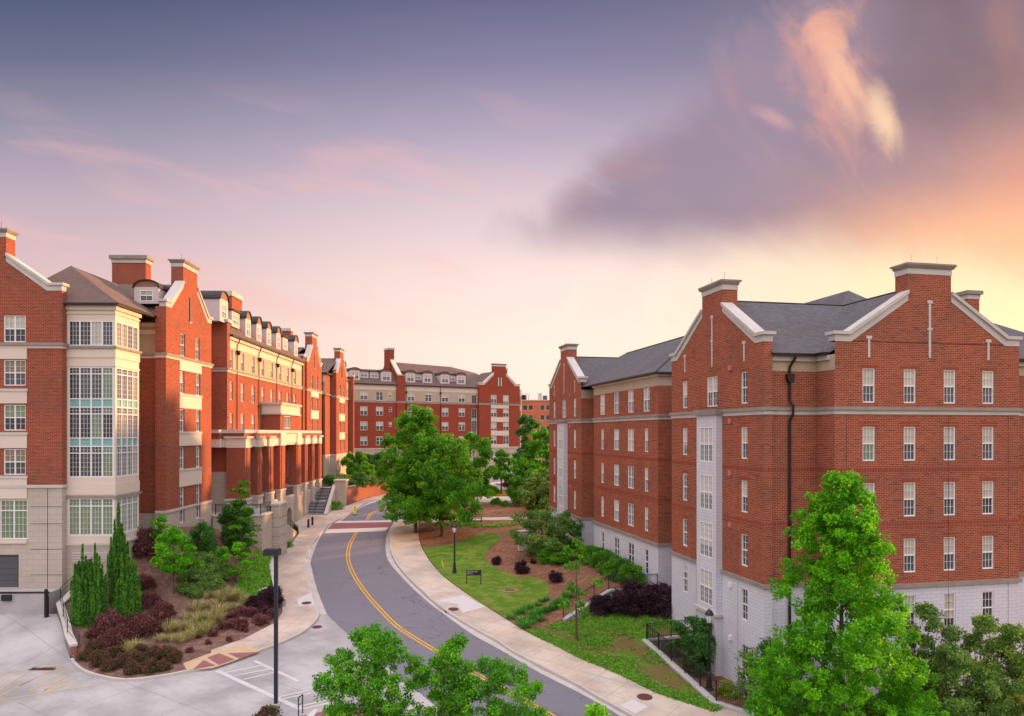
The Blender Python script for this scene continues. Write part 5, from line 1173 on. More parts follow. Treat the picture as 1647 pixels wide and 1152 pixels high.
# ------------------------------------------------------------------ big stair
st = empty('outdoor_stair', (-25.3, 95.7, 3.85), R_(5), 'broad outdoor stair with black handrails climbing from the sidewalk to the terrace', 'stair')
sx0, sx1 = -1.3, 1.3; rz_, run = .165, .33
m = MB(); y_, z_ = 0, 0
for k in range(19):
    if k == 10: y_ += 1.3
    m.box(sx0, sx1, y_, 9.8, z_ if k else -.4, z_+rz_-.045, CONC); m.box(sx0, sx1, y_-.03, y_+run if k != 9 else y_+run+1.3, z_+rz_-.044, z_+rz_, MOSTCONC); m.box(sx0+.02, sx1-.02, y_-.006, y_-.001, z_+.01, z_+rz_-.05, METAL); y_ += run; z_ += rz_
yt, zt_ = y_, z_
m.box(sx0-.5, sx1+.5, yt-.1, yt+3, zt_-.2, zt_-.002, CONC); m.build('step_flight', st)
for sx in (sx0+.04, 0.0, sx1-.04):
    m = MB(); prf = [(0, 0), (10*run, 10*rz_), (10*run+1.3, 10*rz_), (yt, zt_), (yt+.4, zt_)]
    for (ya, za), (yb, zb) in zip(prf, prf[1:]):
        for h in ((.92, .03), (.5, .016)): m.bar((sx, ya, za+h[0]), (sx, yb, zb+h[0]), h[1], BLACK, 6)
        n = max(2, int((yb-ya)/.45))
        for i in range(n+1): y2, z2 = ya+(yb-ya)*i/n, za+(zb-za)*i/n; m.bar((sx, y2, z2), (sx, y2, z2+.92), .014, BLACK, 5)
    m.build('handrail', st)
m = MB(); m.prism([(sx1+.001, -.5, -.4), (sx1+.001, -.5, .25), (sx1+.001, yt-.5, zt_+.35), (sx1+.001, yt+1.5, zt_+.35), (sx1+.001, yt+1.5, -.4)], (.35, 0, 0), STB)
m.prism([(sx1-.04, -.55, .252), (sx1-.04, -.55, .4), (sx1-.04, yt-.5, zt_+.5), (sx1-.04, yt+1.5, zt_+.5), (sx1-.04, yt+1.5, zt_+.352), (sx1-.04, yt-.5, zt_+.352)], (.43, 0, 0), CAST); m.build('cheek_wall', st)
e = empty('stone_pillar', (-24.4, 102.6, 3.9), 0, 'beige block pillar at the top of the outdoor stair, joined to the brick wall', 'pillar')
m = MB(); m.box(0, 1.55, 0, 1.7, 0, 4.0, STB); m.build('pillar_body', e); m = MB(); m.box(-.1, 1.65, -.1, 1.8, 4.002, 4.2, CAST); m.build('pillar_cap', e)
bwp = catmull([(-22.85, 103.2)]+[P(612, 797)]+[(-15.9, 119.3), (-8, 129.5)], 2.0)
slabwall('brick_wall', bwp, [7.0]*len(bwp), [zr(x, y)-.3 for x, y in bwp], -.35, LBW, CAST, 'curved red brick retaining wall with stone cap beyond the stair, left of the road')
zpl = lambda x, y: 6.9+.006*(y-100)
struct(drape('raised_lawn', [(-23.3, 103.4)]+[(x-.3, y+.2) for x, y in bwp[1:]]+[(-8, 150), (-29, 150), (-32, 112), (-28.5, 104.5), (-24.2, 104.4)], zpl, 0, WEED, 2.0))
# ------------------------------------------------------------------ right lawn and slope
Kp, LE, WE = (7.35, 56.55), (3.66, 53.7), (11.15, 57.05)
rb = lambda a, b: (14.05+a*math.cos(R_(12.13))-b*math.sin(R_(12.13)), 41.5+a*math.sin(R_(12.13))+b*math.cos(R_(12.13)))
up_e = pp([(673, 842), (674, 865), (682.6, 889), (704.5, 918.6), (736, 945), (780, 974.5), (814, 996), (845.5, 1016)], .15)
zup = tps([(x, y, zr(x, y)+.16) for x, y in up_e]+[(*rb(.3, 31), 2.95), (*rb(.3, 24), 2.8), (*rb(.3, 17), 2.65), (*WE, 2.6), (*Kp, 2.5), (*LE, 1.1), (*rb(0, 34), 3.2), (*rb(0, 46), 4.1), (5.5, 62, 2.0), (3, 60, 1.55), (2, 70, 2.15), (-4, 92, 3.9), (3, 92, 4.0), (-12, 92, 3.75)])
upl = up_e+[LE, Kp, WE, rb(.5, 15.8), rb(.5, 31.2), rb(1.8, 31.2), rb(1.8, 33.7), rb(.05, 33.7), rb(.05, 46), (2.5, 91.2), (-13.3, 91.5)]
struct(drape('mulch_bed', upl, zup, 0, MULCH, 1.0, .4))
lawn_px = [(680, 881), (700, 879.5), (721.5, 877), (746, 870), (765, 860), (785, 857), (802, 861.5), (805, 869), (789, 880), (780, 892), (785, 906), (802, 916), (819, 923), (833, 929.5), (858, 929.5), (877, 935.6), (883, 948), (879.5, 960), (858, 972), (833, 979), (816, 990)]
lw_ = [PS(a, b, zup) for a, b in lawn_px]
lwc = catmull(lw_, 1.0)+[(x+.05, y) for x, y in catmull(up_e, 1.0) if P(814, 996)[1]-.6 < y < P(680, 881)[1]+.2][::-1]
struct(drape('lawn', lwc, zup, .035, LAWN, 1.0))
x, y = PS(820, 951, zup); LAWN_DRAIN.location = (x, y, zup(x, y)+.03)
F0, F1, F2, F3 = (8.95, 49.4), (12.3, 50.1), (10.95, 39.9), (14.6, 36.9)
lo_e = pp([(845.5, 1016), (891.7, 1037.7), (933, 1059.5), (993.6, 1083.8), (1054, 1114), (1149, 1144.6)], .15)
zlo = tps([(x, y, zr(x, y)+.16) for x, y in lo_e]+[(*F0, .75), (*F1, .9), (9.95, 44.5, .35), (*LE, 1.0), (11.5, 54.2, 1.2), (11, 56.8, 1.35), (7.5, 56, 1.25), (7, 50, .85)])
struct(drape('grassy_slope', lo_e+[F2, F0, F1, rb(.02, 12.27), rb(.4, 15.8), WE, Kp, LE], zlo, 0, WEED, 1.0, 1.6))
zsk = lambda x, y: -.55-.10*max(0, 12-x)*0-.02*(45-y)
struct(drape('sunken_bed', [(9.2, 49.2), (12.4, 49.95), rb(-.02, 8), rb(-.02, 0), rb(3.4, .2), rb(3.4, -1.4), rb(15.5, -1.4), (40, 43), (40, 30), (15, 36.6), (11.2, 39.8)], zsk, 0, MULCH, 1.0))
# retaining wall with railing above the slope
slabwall('retaining_wall', [LE, Kp, WE], [1.05, 2.55, 2.55], [.3, .6, .6], .28, CONC, CONC, 'sloping concrete retaining wall holding the upper bed, beside the purple bushes')
railing('railing', [(LE[0]+.05, LE[1]+.02, 1.15), (Kp[0], Kp[1], 2.68), (WE[0], WE[1], 2.68)], 'black railing climbing along the sloping retaining wall above the purple bushes', 1.05, 1.75)
slabwall('retaining_wall', [F1, F0, F2, F3, (20, 33.2)], [.85, .72, .06, -.28, -.7], [-1.2]*5, .26, CONC, CONC, 'long low concrete wall carrying the black railing along the right sidewalk')
railing('railing', [(*F1, 1.0), (*F0, .86)], 'short black railing running from the corner post to the block base', 1.02, 1.7)
railing('railing', [(F0[0], F0[1], .86), (F2[0], F2[1], .20), (F3[0], F3[1], -.14), (20, 33.2, -.56)], 'long black railing descending beside the right sidewalk in front of the lamp post', 1.05, 1.95)
# path with a bench, walls and pavement beyond the lawn
struct(drape('path', pp([(676, 841), (678, 834), (850, 831), (850, 838)], .2), zr, .20, WALK, 2.0, .4))
zq = lambda x, y: zr(x, y)+.25
struct(drape('mulch_bed', pp([(678, 834), (850, 831)], .2)+[(7, 103), (-10, 103), (-13, 99)], zq, -.02, MULCH, 2.0))
struct(drape('path', [(-7, 104.5), (10, 104.5), (12, 111), (-8, 110)], zq, .05, NEWC, 2.0, .8))
struct(drape('grass_patch', [(-9, 110.5), (14, 111.5), (16, 128), (4, 126), (-5, 117)], zq, -.05, WEED, 2.0))
struct(drape('car_park', [(0, 127), (30, 127), (30, 160), (-5, 160), (-8, 140)], zq, -.12, ASPH, 4.0))
m = MB(); m.box(-.0, 12, -.15, .15, -.3, .22, YEL); o = m.build('kerb'); o.location = (-5, 112, zq(0, 112)); struct(o)
# ================================================================== STREET FURNITURE
def lamp(px, py, x, y, z, H, label):
    e = empty('street_lamp', (x, y, z), 0, label, 'street lamp', 'black post-top street lamps')
    m = MB(); m.lathe([(.24, 0), (.24, .06), (.19, .10), (.17, .3), (.12, .7), (.105, .95), (.12, .98), (.10, 1.02), (.075, 1.06), (.065, H-.95), (.10, H-.92), (.10, H-.86), (.05, H-.84), (.0001, H-.84)], (0, 0, 0), BLACK, 16); m.build('post', e, True)
    m = MB(); m.lathe([(.08, H-.84), (.13, H-.80), (.19, H-.55), (.20, H-.36)], (0, 0, 0), simple('frosted_lamp_glass', (.72, .70, .68), .2, .02, 2, 0, .6), 14)
    m.build('lamp_glass', e, True)
    m = MB()
    for i in range(6): a = math.pi*i/3; m.bar((.135*math.cos(a), .135*math.sin(a), H-.82), (.215*math.cos(a), .215*math.sin(a), H-.36), .012, BLACK, 5)
    m.lathe([(.25, H-.37), (.26, H-.33), (.22, H-.22), (.13, H-.10), (.05, H-.05), (.03, H+.0), (.0001, H+.03)], (0, 0, 0), BLACK, 16); m.build('lamp_hood', e)
x, y = PS(731, 923, zup); lamp(0, 0, x, y, zup(x, y), 4.5, 'black post-top street lamp on the mown lawn behind the low sign')
lamp(0, 0, 11.63, 43.9, zsk(11.6, 43.9), 4.75, 'black post-top street lamp behind the long railing by the pale block wall')
e = empty('parking_lot_light', (-12.7, 40.2, zr(0, 40.2)), R_(4), 'tall dark square light pole with a box head in the foreground', 'light pole')
m = MB(); m.box(-.095, .095, -.095, .095, 0, 8.25, NAVY); m.build('pole', e); m = MB(); m.box(-.22, .22, -.22, .22, -.4, .05, CONC); m.build('footing', e)
m = MB(); m.box(-.60, .22, -.35, .30, 8.05, 8.34, NAVY); m.box(-.56, .18, -.31, .26, 8.34, 8.39, NAVY); m.box(-.5, .12, -.25, .2, 8.03, 8.049, WHITE); m.box(.06, .25, -.24, .1, 7.9, 8.3, NAVY) if False else None; m.build('lamp_head', e)
x, y = PS(762, 940, zup); e = empty('lawn_sign', (x, y, zup(x, y)-.02), R_(8), 'low black sign with two lines of small white letters on the mown lawn', 'sign')
m = MB(); m.box(-.62, .62, -.04, .04, .78, 1.22, BLACK); m.build('sign_board', e)
for sx in (-.6, .6): m = MB(); m.box(sx-.035, sx+.035, -.035, .035, -.1, 1.26, BLACK); m.build('post', e)
m = MB(); rl_ = random.Random(3)
for zz, words in ((1.07, (5, 8, 6)), (.90, (7, 3))):
    xx = -.56
    for wl in words:
        for _ in range(wl):
            w_ = .036; k = rl_.random()
            m.box(xx, xx+.011, -.046, -.0405, zz, zz+.075, WHITE)
            if k < .7: m.box(xx+.0111, xx+w_-.01, -.046, -.0405, zz+.058, zz+.075, WHITE)
            if k > .3: m.box(xx+.0111, xx+w_-.01, -.046, -.0405, zz, zz+.016, WHITE)
            if k > .5: m.box(xx+.0111, xx+w_-.01, -.046, -.0405, zz+.03, zz+.045, WHITE)
            xx += w_+.006
        xx += .045
m.build('lettering', e)
for i, (a, b, s) in enumerate(((496, 848.5, 'nearer'), (502.5, 844.5, 'farther'))):
    x, y = P(a, b, .15); m = MB(); m.lathe([(.13, 0), (.13, .9), (.115, .96), (.0001, 1.0)], (0, 0, 0), BLACK, 12); m.lathe([(.145, .66), (.145, .72)], (0, 0, 0), METAL, 12)
    o = m.build('bollard'); o.location = (x, y, zr(x, y)+.14); tag(o, f'{s} of two short black bollards on the sidewalk below the stair', 'bollard', 'bollards on the left sidewalk')
x, y = P(571, 828, .1); e = empty('crossing_sign', (x, y, zr(x, y)+.1), R_(6), 'fluorescent yellow pedestrian crossing sign standing at the left kerb', 'sign')
m = MB(); m.prism([(-.16, -.02, .10), (.0, -.02, 0.0), (.16, -.02, .10), (.16, -.02, 1.22), (-.16, -.02, 1.22)], (0, .04, 0), NEON); m.build('sign_panel', e)
m = MB(); m.lathe([(.085, 0), (.085, .008), (.0001, .008)], (0, 0, 0), REDP, 8); q = m.build('stop_disc', e); q.rotation_euler = (R_(90), 0, 0); q.location = (0, -.022, .92)
m = MB(); m.box(-.06, .06, -.026, -.021, .48, .70, REDP); m.box(-.02, .02, -.030, -.0265, .52, .66, BLACK); m.build('walker_symbol', e); m = MB(); m.box(-.2, .2, -.2, .2, 0, .04, BLACK); m.build('base_plate', e)
x, y = PS(713, 914, zup); m = MB(); m.bar((0, 0, -.1), (-.12, .03, .62), .05, NEON if False else simple('yellow_marker_plastic', (.8, .55, .04), .5, .04, 3), 8); m.lathe([(.055, .6), (.0001, .68)], (-.12, .03, 0), YEL, 8)
o = m.build('marker_post'); o.location = (x, y, zup(x, y)); tag(o, 'leaning yellow marker post in the lawn near the sidewalk', 'marker post')
x, y = P(755, 838, .25); e = empty('bench', (x, y-.5, zr(x, y)+.2), R_(-2), 'long dark slatted bench beside the path behind the two large trees', 'bench')
m = MB()
for i in range(4): m.box(-1.6, 1.6, -.35+i*.13, -.25+i*.13, .44, .48, METAL)
m.build('seat', e); m = MB(); m.box(-1.6, 1.6, .2, .24, .86, .92, METAL); m.box(-1.6, 1.6, .18, .22, .52, .57, METAL)
for i in range(24): m.box(-1.58+i*.135, -1.55+i*.135, .19, .23, .571, .859, METAL)
m.build('backrest', e)
for sx in (-1.5, 0, 1.5): m = MB(); m.box(sx-.03, sx+.03, -.35, -.29, -.05, .439, METAL); m.box(sx-.03, sx+.03, .16, .22, -.05, .5, METAL); m.build('leg', e)
x, y = PS(842, 886, zup); e = empty('utility_cabinet', (x, y, zup(x, y)), R_(12), 'pale grey utility cabinet half hidden by the tree at the far gable', 'utility cabinet')
m = MB(); m.box(-.5, .5, -.4, .4, 0, 1.9, STUC); m.build('cabinet_body', e); m = MB(); m.box(-.55, .55, -.45, .45, 1.902, 1.98, STUC); m.build('cabinet_lid', e)
# ramp with handrails at the bottom edge
quadmark('ramp_pavers', pp([(455, 1158), (540, 1141), (640, 1128), (660, 1165)]), .022, PAVR); quadmark('ramp_border', pp([(490, 1155), (506, 1141), (512, 1142), (500, 1160)]), .028, NEWC)
for i, (a, b) in enumerate(((480, 1152), (533, 1155))):
    x, y = P(a, b); m = MB()
    pts = [(0, 0, 0), (0, 0, .95), (.12, .35, 1.0), (.12, .35, .0)]
    for u, v in zip(pts, pts[1:]): m.bar(u, v, .03, BLACK, 8)
    m.bar((0, 0, .55), (.12, .35, .6), .02, BLACK, 6); o = m.build('handrail'); o.location = (x, y, zr(x, y)); tag(o, f'{"left" if not i else "right"} one of two short looped black handrails at the red paver ramp', 'handrail', 'handrails at the paver ramp')
# ================================================================== PLANTS
def leafcloud(name, parts, mat, parent, seed=0, aspect=1.6):
    """one mesh of small leaf faces; parts = [(centre, radii, count, size, updir, outward)]"""
    rg_ = np.random.default_rng(seed); V_, T_ = [], []
    for c, r_, n, s, upd, shell in parts:
        d = rg_.normal(size=(n, 3)); d /= np.linalg.norm(d, axis=1)[:, None]
        rad = rg_.uniform(shell, 1.0, n)**.6*(1+.12*rg_.normal(size=n)); pos = np.array(c)+d*np.array(r_)*rad[:, None]
        ax = d*.55+rg_.normal(size=(n, 3))*.55+np.array(upd); ax /= np.linalg.norm(ax, axis=1)[:, None]        # leaf long axis
        q = rg_.normal(size=(n, 3)); sd_ = np.cross(ax, q); sd_ /= np.linalg.norm(sd_, axis=1)[:, None]+1e-9
        ln = s*rg_.uniform(.6, 1.25, n)[:, None]; wd = ln/aspect
        V_.append(np.stack([pos-ax*ln*.5, pos+sd_*wd*.5, pos+ax*ln*.5, pos-sd_*wd*.5], 1)); base = rg_.uniform(0.05, .75)
        T_.append(np.clip(base+rg_.normal(size=n)*.16, 0, 1))
    V_ = np.concatenate(V_).reshape(-1, 3); T_ = np.concatenate(T_); n = len(T_)
    me = bpy.data.meshes.new(name); me.vertices.add(n*4); me.vertices.foreach_set('co', V_.astype(np.float32).ravel())
    me.loops.add(n*4); me.loops.foreach_set('vertex_index', np.arange(n*4, dtype=np.int32)); me.polygons.add(n); me.polygons.foreach_set('loop_start', np.arange(0, n*4, 4, dtype=np.int32))
    me.update(calc_edges=True); a = me.attributes.new('tint', 'FLOAT', 'FACE'); a.data.foreach_set('value', T_.astype(np.float32))
    me.materials.append(mat); o = bpy.data.objects.new(name, me); C.objects.link(o)
    if parent: o.parent = parent
    return o
PROF = {'egg': lambda t: min(1, .72+t*1.6)*(1-t**1.5)**.72*(1-.18*t)+.04, 'round': lambda t: math.sqrt(max(0, 1-(2*t-1)**2))*.98+.05, 'oval': lambda t: math.sin(math.pi*min(1, t*.92+.1))**.75, 'cone': lambda t: (1-t)**.75*min(1, .55+t*4)+.04,
        'broad': lambda t: min(1, .62+t*2.2)*(1-t**2.6)**.6+.05, 'maple': lambda t: min(1, .7+t*1.8)*(1-t)**.55+.05, 'vase': lambda t: (.25+.9*t)*(1-t**6)+.05}
def crown(H, z0, R0, shape, n, per, leaf, rc, rg_, squash=.8, upd=(0, 0, .25)):
    """leaf clumps gathered into lobes, the lobes spread over the crown's envelope"""
    parts = []; ph = [rg_.uniform(0, 6.28) for _ in range(4)]; anchors = []; nl = max(6, n//13) if n >= 140 else max(8, n//4); lf = .34 if n >= 140 else .20; ht = H-z0
    lobes = []
    for i in range(nl):
        t_ = (i+.5)/nl; t_ = t_**1.15; a = i*2.39996+rg_.uniform(-.35, .35); lob = 1+.18*math.sin(3*a+ph[0]+5*t_)+rg_.uniform(-.24, .16)
        rr = R0*PROF[shape](t_)*lob; f = rg_.uniform(.55, .86) if i % 4 else rg_.uniform(.1, .45); lr = min(max(R0*lf*(1.05-.45*t_), rc*1.0), rr*.8+rc*.7)
        c = Vector((rr*f*math.cos(a), rr*f*math.sin(a), z0+(ht-lr*.9)*t_+rg_.uniform(-.03, .03)*ht)); lobes.append((c, lr)); anchors.append(tuple(c))
    for i in range(n):
        c, lr = lobes[i % nl]; d = Vector((rg_.gauss(0, 1), rg_.gauss(0, 1), rg_.gauss(.25, .9))); d.normalize(); out = Vector((c.x, c.y, 0)); 
        if out.length > .1 and rg_.random() < .6: d = (d+out.normalized()*.7).normalized()
        k = rc*rg_.uniform(.55, 1.2); p = c+Vector((d.x*lr, d.y*lr, d.z*lr*squash))*rg_.uniform(.45, 1.12)
        p.z = max(p.z, z0*.7); parts.append((tuple(p), (k, k, k*squash), per, leaf, upd, .3))
    parts.append(((0, 0, H-rc*1.1), (rc*.7, rc*.7, rc*1.1), per, leaf, upd, .3)); return parts, anchors
def trunkmesh(H, z0, r, anchors, rg_, nl=14, lean=(0, 0), mat=BARK, multi=1):
    m = MB()
    for q in range(multi):
        a0 = q*6.28/multi; sp = .0 if multi == 1 else .35
        pts = [Vector((math.cos(a0)*r*1.2*(multi > 1)+lean[0]*t_+math.cos(a0)*sp*t_*2+rg_.uniform(-.05, .05)*H*.12*(t_ > 0), math.sin(a0)*r*1.2*(multi > 1)+lean[1]*t_+math.sin(a0)*sp*t_*2+rg_.uniform(-.05, .05)*H*.12*(t_ > 0), -.2+t_*H*.86)) for t_ in (0, .06, .25, .45, .65, .85, 1)]
        rad = [r*1.35, r, r*.85, r*.65, r*.45, r*.25, r*.08]
        for i in range(len(pts)-1): m.bar(pts[i], pts[i+1], rad[i], mat, 9, rad[i+1])
        for c in rg_.sample(anchors, min(nl//multi, len(anchors))):
            c = Vector(c); zs = max(z0*.75, c.z-math.hypot(c.x, c.y)*.75-.3); f = min(.95, max(.1, (zs+.2)/(H*.86))); k = 0
            ks = (0, .06, .25, .45, .65, .85, 1)
            while k < 5 and ks[k+1] < f: k += 1
            p = pts[k].lerp(pts[k+1], (f-ks[k])/(ks[k+1]-ks[k])); mid = p.lerp(c, .5)+Vector((0, 0, .12*(c-p).length*-.5)); rr = r*.34*(1-f*.55)
            m.bar(p, mid, rr, mat, 6, rr*.6); m.bar(mid, c, rr*.6, mat, 6, rr*.15)
    return m
def tree(name, x, y, z, H, R0, z0, shape, mat, label, n=90, per=110, leaf=.2, rc=.7, tr=.16, seed=1, cat='tree', group=None, multi=1, nl=16, squash=.8, lean=(0, 0), aspect=1.5, upd=(0, 0, .25), more=None):
    rg_ = random.Random(seed); e = empty(name, (x, y, z), 0, label, cat, group)
    parts, an = crown(H, z0, R0, shape, n, per, leaf, rc, rg_, squash, upd)
    trunkmesh(H, z0, tr, an, rg_, nl, lean, multi=multi).build('trunk', e, True); leafcloud('crown', parts, mat, e, seed, aspect)
    if more: more(e, parts)
    return e
# --- two large trees in the middle
x1, y1 = PS(685, 861, zup); x2, y2 = PS(724, 862, zup)
tree('maple_tree', x1-1.3, y1+1.6, zup(x1, y1), 14.4, 5.9, 2.6, 'maple', LF_OAK, 'taller of the two big trees in the middle, with the higher pointed crown', 520, 110, .22, .62, .2, 11, group='two large trees between road and lawn', nl=22)
tree('maple_tree', x2-.9, y2, zup(x2, y2), 11.3, 5.2, 2.3, 'broad', LF_OAK, 'lower and broader of the two big trees in the middle, deep green rounded crown', 480, 110, .22, .6, .24, 12, group='two large trees between road and lawn', nl=24)
# --- behind, towards the far building
def bt(px, Y, zb, ytop, R0, mat, label, seed, shape='broad', n=90, per=90, leaf=.32, rc=.95, z0f=.2, multi=1, name='shade_tree'):
    X = (px-CX)/FPX*Y; H = (ZA(ytop, Y)-zb)*1.05; n = int(n*2.2); rc *= .66; per = int(per*.75)
    return tree(name, X, Y, zb, H, R0, H*z0f, shape, mat, label, n, per, leaf, rc, .14, seed, multi=multi)
bt(762, 104, 5, 700, 3.8, LF_OAK, 'mid green tree just behind and right of the two big trees', 21)
bt(806, 112, 5.6, 725, 1.7, LF_OAK, 'slim light young tree standing alone before the far block base', 22, 'oval', 50, 60, .26, .55, .42)
bt(853, 116, 5.8, 675, 3.8, LF_DARK, 'dark green tree with the highest top left of the far gable', 23, 'broad', 110, 90, .32, .9, .12)
bt(874, 106, 5.3, 690, 3.4, LF_OAK, 'bright green tree touching the far gable of the right building', 24, 'broad', 100, 90, .32, .9, .1)
bt(840, 103, 4.9, 738, 3.6, LF_OAK, 'broad green tree below the dark tree, left of the far gable', 25, 'round', 90, 90, .32, .9, .1)
bt(868, 96, 4.4, 762, 3.0, LF_OLIVE, 'olive green tree low beside the far gable', 26, 'round', 90, 90, .3, .85, .1)
bt(575, 124, 6.9, 727, 2.6, LF_OAK, 'small green tree on the raised lawn at the end of the left building', 27, 'round', 70, 80, .28, .8, .2)
bt(606, 128, 6.9, 728, 2.6, LF_DARK, 'dark green tree on the raised lawn left of the big yellow-green tree', 28, 'round', 70, 80, .3, .8, .15)
bt(592, 118, 6.9, 748, 1.6, LF_OAK, 'thin young tree on the raised lawn above the brick wall', 29, 'oval', 30, 60, .26, .6, .35)
bt(738, 112, 5.5, 735, 3.4, LF_OAK, 'green tree filling the gap right behind the deep green crown', 30, 'round', 70, 80, .32, .9, .1)
# shrubs on the raised lawn and beside it
def shrubmesh(name, r, h, mat, n, per, leaf, rc, seed, squash=.85, aspect=1.5, upd=(0, 0, .35), stems=7):
    rg_ = random.Random(seed); parts = []
    for i in range(n):
        a = i*2.39996; t_ = rg_.random(); rr = r*math.sqrt(max(.02, 1-(t_*.92)**2))*math.sqrt(rg_.uniform(.1, 1)); k = rc*rg_.uniform(.7, 1.25)
        parts.append(((rr*math.cos(a), rr*math.sin(a), k*.4+(h-k*.6)*t_), (k, k, k*squash), per, leaf, upd, .3))
    o = leafcloud('foliage', parts, mat, None, seed, aspect); me = o.data; bpy.data.objects.remove(o)
    m = MB()
    for i in range(stems): a = i*6.28/stems; m.bar((0, 0, -.05), (math.cos(a)*r*.5, math.sin(a)*r*.5, h*.7), .018+.01*r, BARK, 5, .006)
    o = m.build('stem'); ms = o.data; bpy.data.objects.remove(o); return me, ms
def shrub(name, proto, x, y, z, label, sc=1.0, rz=0, cat='shrub', group=None, szz=None):
    e = empty(name, (x, y, z), rz, label, cat, group); e.scale = (sc, sc, szz or sc)
    for nm, me in (('foliage', proto[0]), ('stem', proto[1])): o = bpy.data.objects.new(nm, me); C.objects.link(o); o.parent = e
    return e
HED = shrubmesh('hedge', 1.3, 1.1, LF_OLIVE, 40, 60, .22, .45, 31); DRK = shrubmesh('dark', 1.2, 1.5, LF_DARK, 40, 70, .2, .45, 32)
r5 = random.Random(9)
for i, (px, Y) in enumerate(((531, 106), (545, 109), (562, 107), (578, 108), (595, 110), (612, 113), (628, 116), (553, 114), (585, 117), (640, 121))):
    X = (px-CX)/FPX*Y; shrub('hedge_bush', HED if i % 3 else DRK, X, Y, 6.9, f'{ORD[i] if i < 7 else ORD[i]} from the near end of the green bushes above the curved brick wall', r5.uniform(.85, 1.15), r5.uniform(0, 6), 'bush', 'bushes on the raised lawn')
PUR = shrubmesh('purple', 1.5, 1.9, LF_PURP, 70, 90, .13, .42, 33)
for px, Y, s, lb in ((868, 98, 1.0, 'dark purple bush at the foot of the trees by the far gable'), (842, 103, 1.0, 'dark purple bush behind the path beside the magenta flowers'), (826, 121, 1.2, 'reddish purple bush at the edge of the far car park')):
    shrub('purple_bush', PUR, (px-CX)/FPX*Y, Y, zr(0, Y)+.2, lb, s)
FLW = shrubmesh('flowers', .9, 1.1, LF_FLOW, 30, 60, .14, .3, 34); shrub('flowering_bush', FLW, (853-CX)/FPX*100, 99.5, zr(0, 99.5)+.5, 'bush with magenta pink flowers among the trees by the far gable', 1.0, 0, 'flowering bush')
GRN = shrubmesh('green', 1.3, 1.4, LF_OAK, 50, 80, .2, .42, 35)
for i, (px, Y, s) in enumerate(((735, 114, 1.2), (790, 113, 1.0), (770, 113.5, .9), (752, 106, .8), (798, 103.5, .6), (812, 102, .5), (700, 112, 1.2))):
    shrub('green_bush', GRN, (px-CX)/FPX*Y, Y, zr(0, Y)+.15, f'{ORD[i]} green bush, counting outward from the trunks behind the path' if False else ['green bush in the gap right behind the big crown', 'green bush under the slim young tree', 'green bush between the big crown and the slim young tree', 'green bush just behind the bench path', 'small weed bush in the mulch behind the path, left one', 'small weed bush in the mulch behind the path, right one', 'green bush hidden deep behind the big tree trunks'][i], s, i)
# --- spreading small tree near the far gable, and plants of the upper bed
x, y = PS(872, 896, zup)
tree('crape_myrtle', x, y, zup(x, y), 4.6, 3.3, .5, 'round', LF_OLIVE, 'wide low olive green tree in the upper mulch bed before the far gable', 120, 110, .2, .62, .08, 41, multi=4, nl=20)
x, y = PS(915, 898, zup); tree('dark_shrub_tree', x, y+2.2, zup(x, y), 4.2, 2.0, .3, 'round', LF_DARK, 'dark green rounded bush against the block base of the far gable', 70, 100, .18, .5, .06, 42, multi=3, cat='bush')
GARD = shrubmesh('gardenia', .9, 1.1, LF_OAK, 36, 90, .15, .32, 43)
for px, py, s, lb in ((878, 905, 1.0, 'green bush at the left end of the row below the wide olive tree'), (899, 908, .95, 'round green bush left of the thin young tree trunk'), (950, 906, 1.05, 'pale green rounded bush nearest to the orange-stained block base'), (925, 900, .8, 'green bush behind the thin young tree')):
    x, y = PS(px, py, zup); shrub('green_bush', GARD, x, y, zup(x, y), lb, s, px)
BOX = shrubmesh('boxwood', 1.0, 1.6, LF_DARK, 60, 130, .12, .36, 44); BOX2 = shrubmesh('boxwood', 1.1, 1.7, LF_OAK, 60, 130, .12, .36, 45)
for i, b_ in enumerate((27.6, 25.9, 24.2, 22.6, 21.0, 19.4, 17.9)):
    x, y = rb(-.9, b_); shrub('hedge_bush', BOX if i % 2 else BOX2, x, y, zup(x, y), f'{ORD[i]} bush from the far end of the clipped hedge at the middle wing', .92+.04*(i % 3), i, 'bush', 'clipped hedge along the middle wing')
PUR2 = shrubmesh('purple_near', 1.35, 1.9, LF_PURP, 80, 110, .11, .36, 46)
for i, (x, y, s, lb) in enumerate(((6.6, 54.9, .75, 'leftmost dark purple bush below the sloping retaining wall'), (8.3, 54.8, .95, 'dark purple bush second from the left below the railing'), (9.6, 54.9, 1.05, 'dark purple bush third from the left below the railing'), (10.9, 54.9, 1.1, 'dark purple bush nearest to the pale block corner'), (9.0, 55.7, 1.1, 'dark purple bush at the back, touching the retaining wall'))):
    shrub('purple_bush', PUR2, x, y, zlo(x, y), lb, s, i, 'bush', 'purple bushes below the retaining wall')
SMR = shrubmesh('small_maroon', .42, .75, LF_PURP, 26, 70, .10, .2, 47)
for i, (px, py, s, lb) in enumerate(((799, 908, 1.0, 'small round maroon bush at the edge of the lawn, leftmost'), (839, 922, 1.45, 'upright maroon bush in the pine straw right of the lawn curve'), (857, 907, .6, 'tiny maroon bush in the pine straw'), (893, 937, 1.3, 'maroon bush beside the thin young tree'))):
    x, y = PS(px, py, zup); shrub('maroon_bush', SMR, x, y, zup(x, y), lb, s, i)
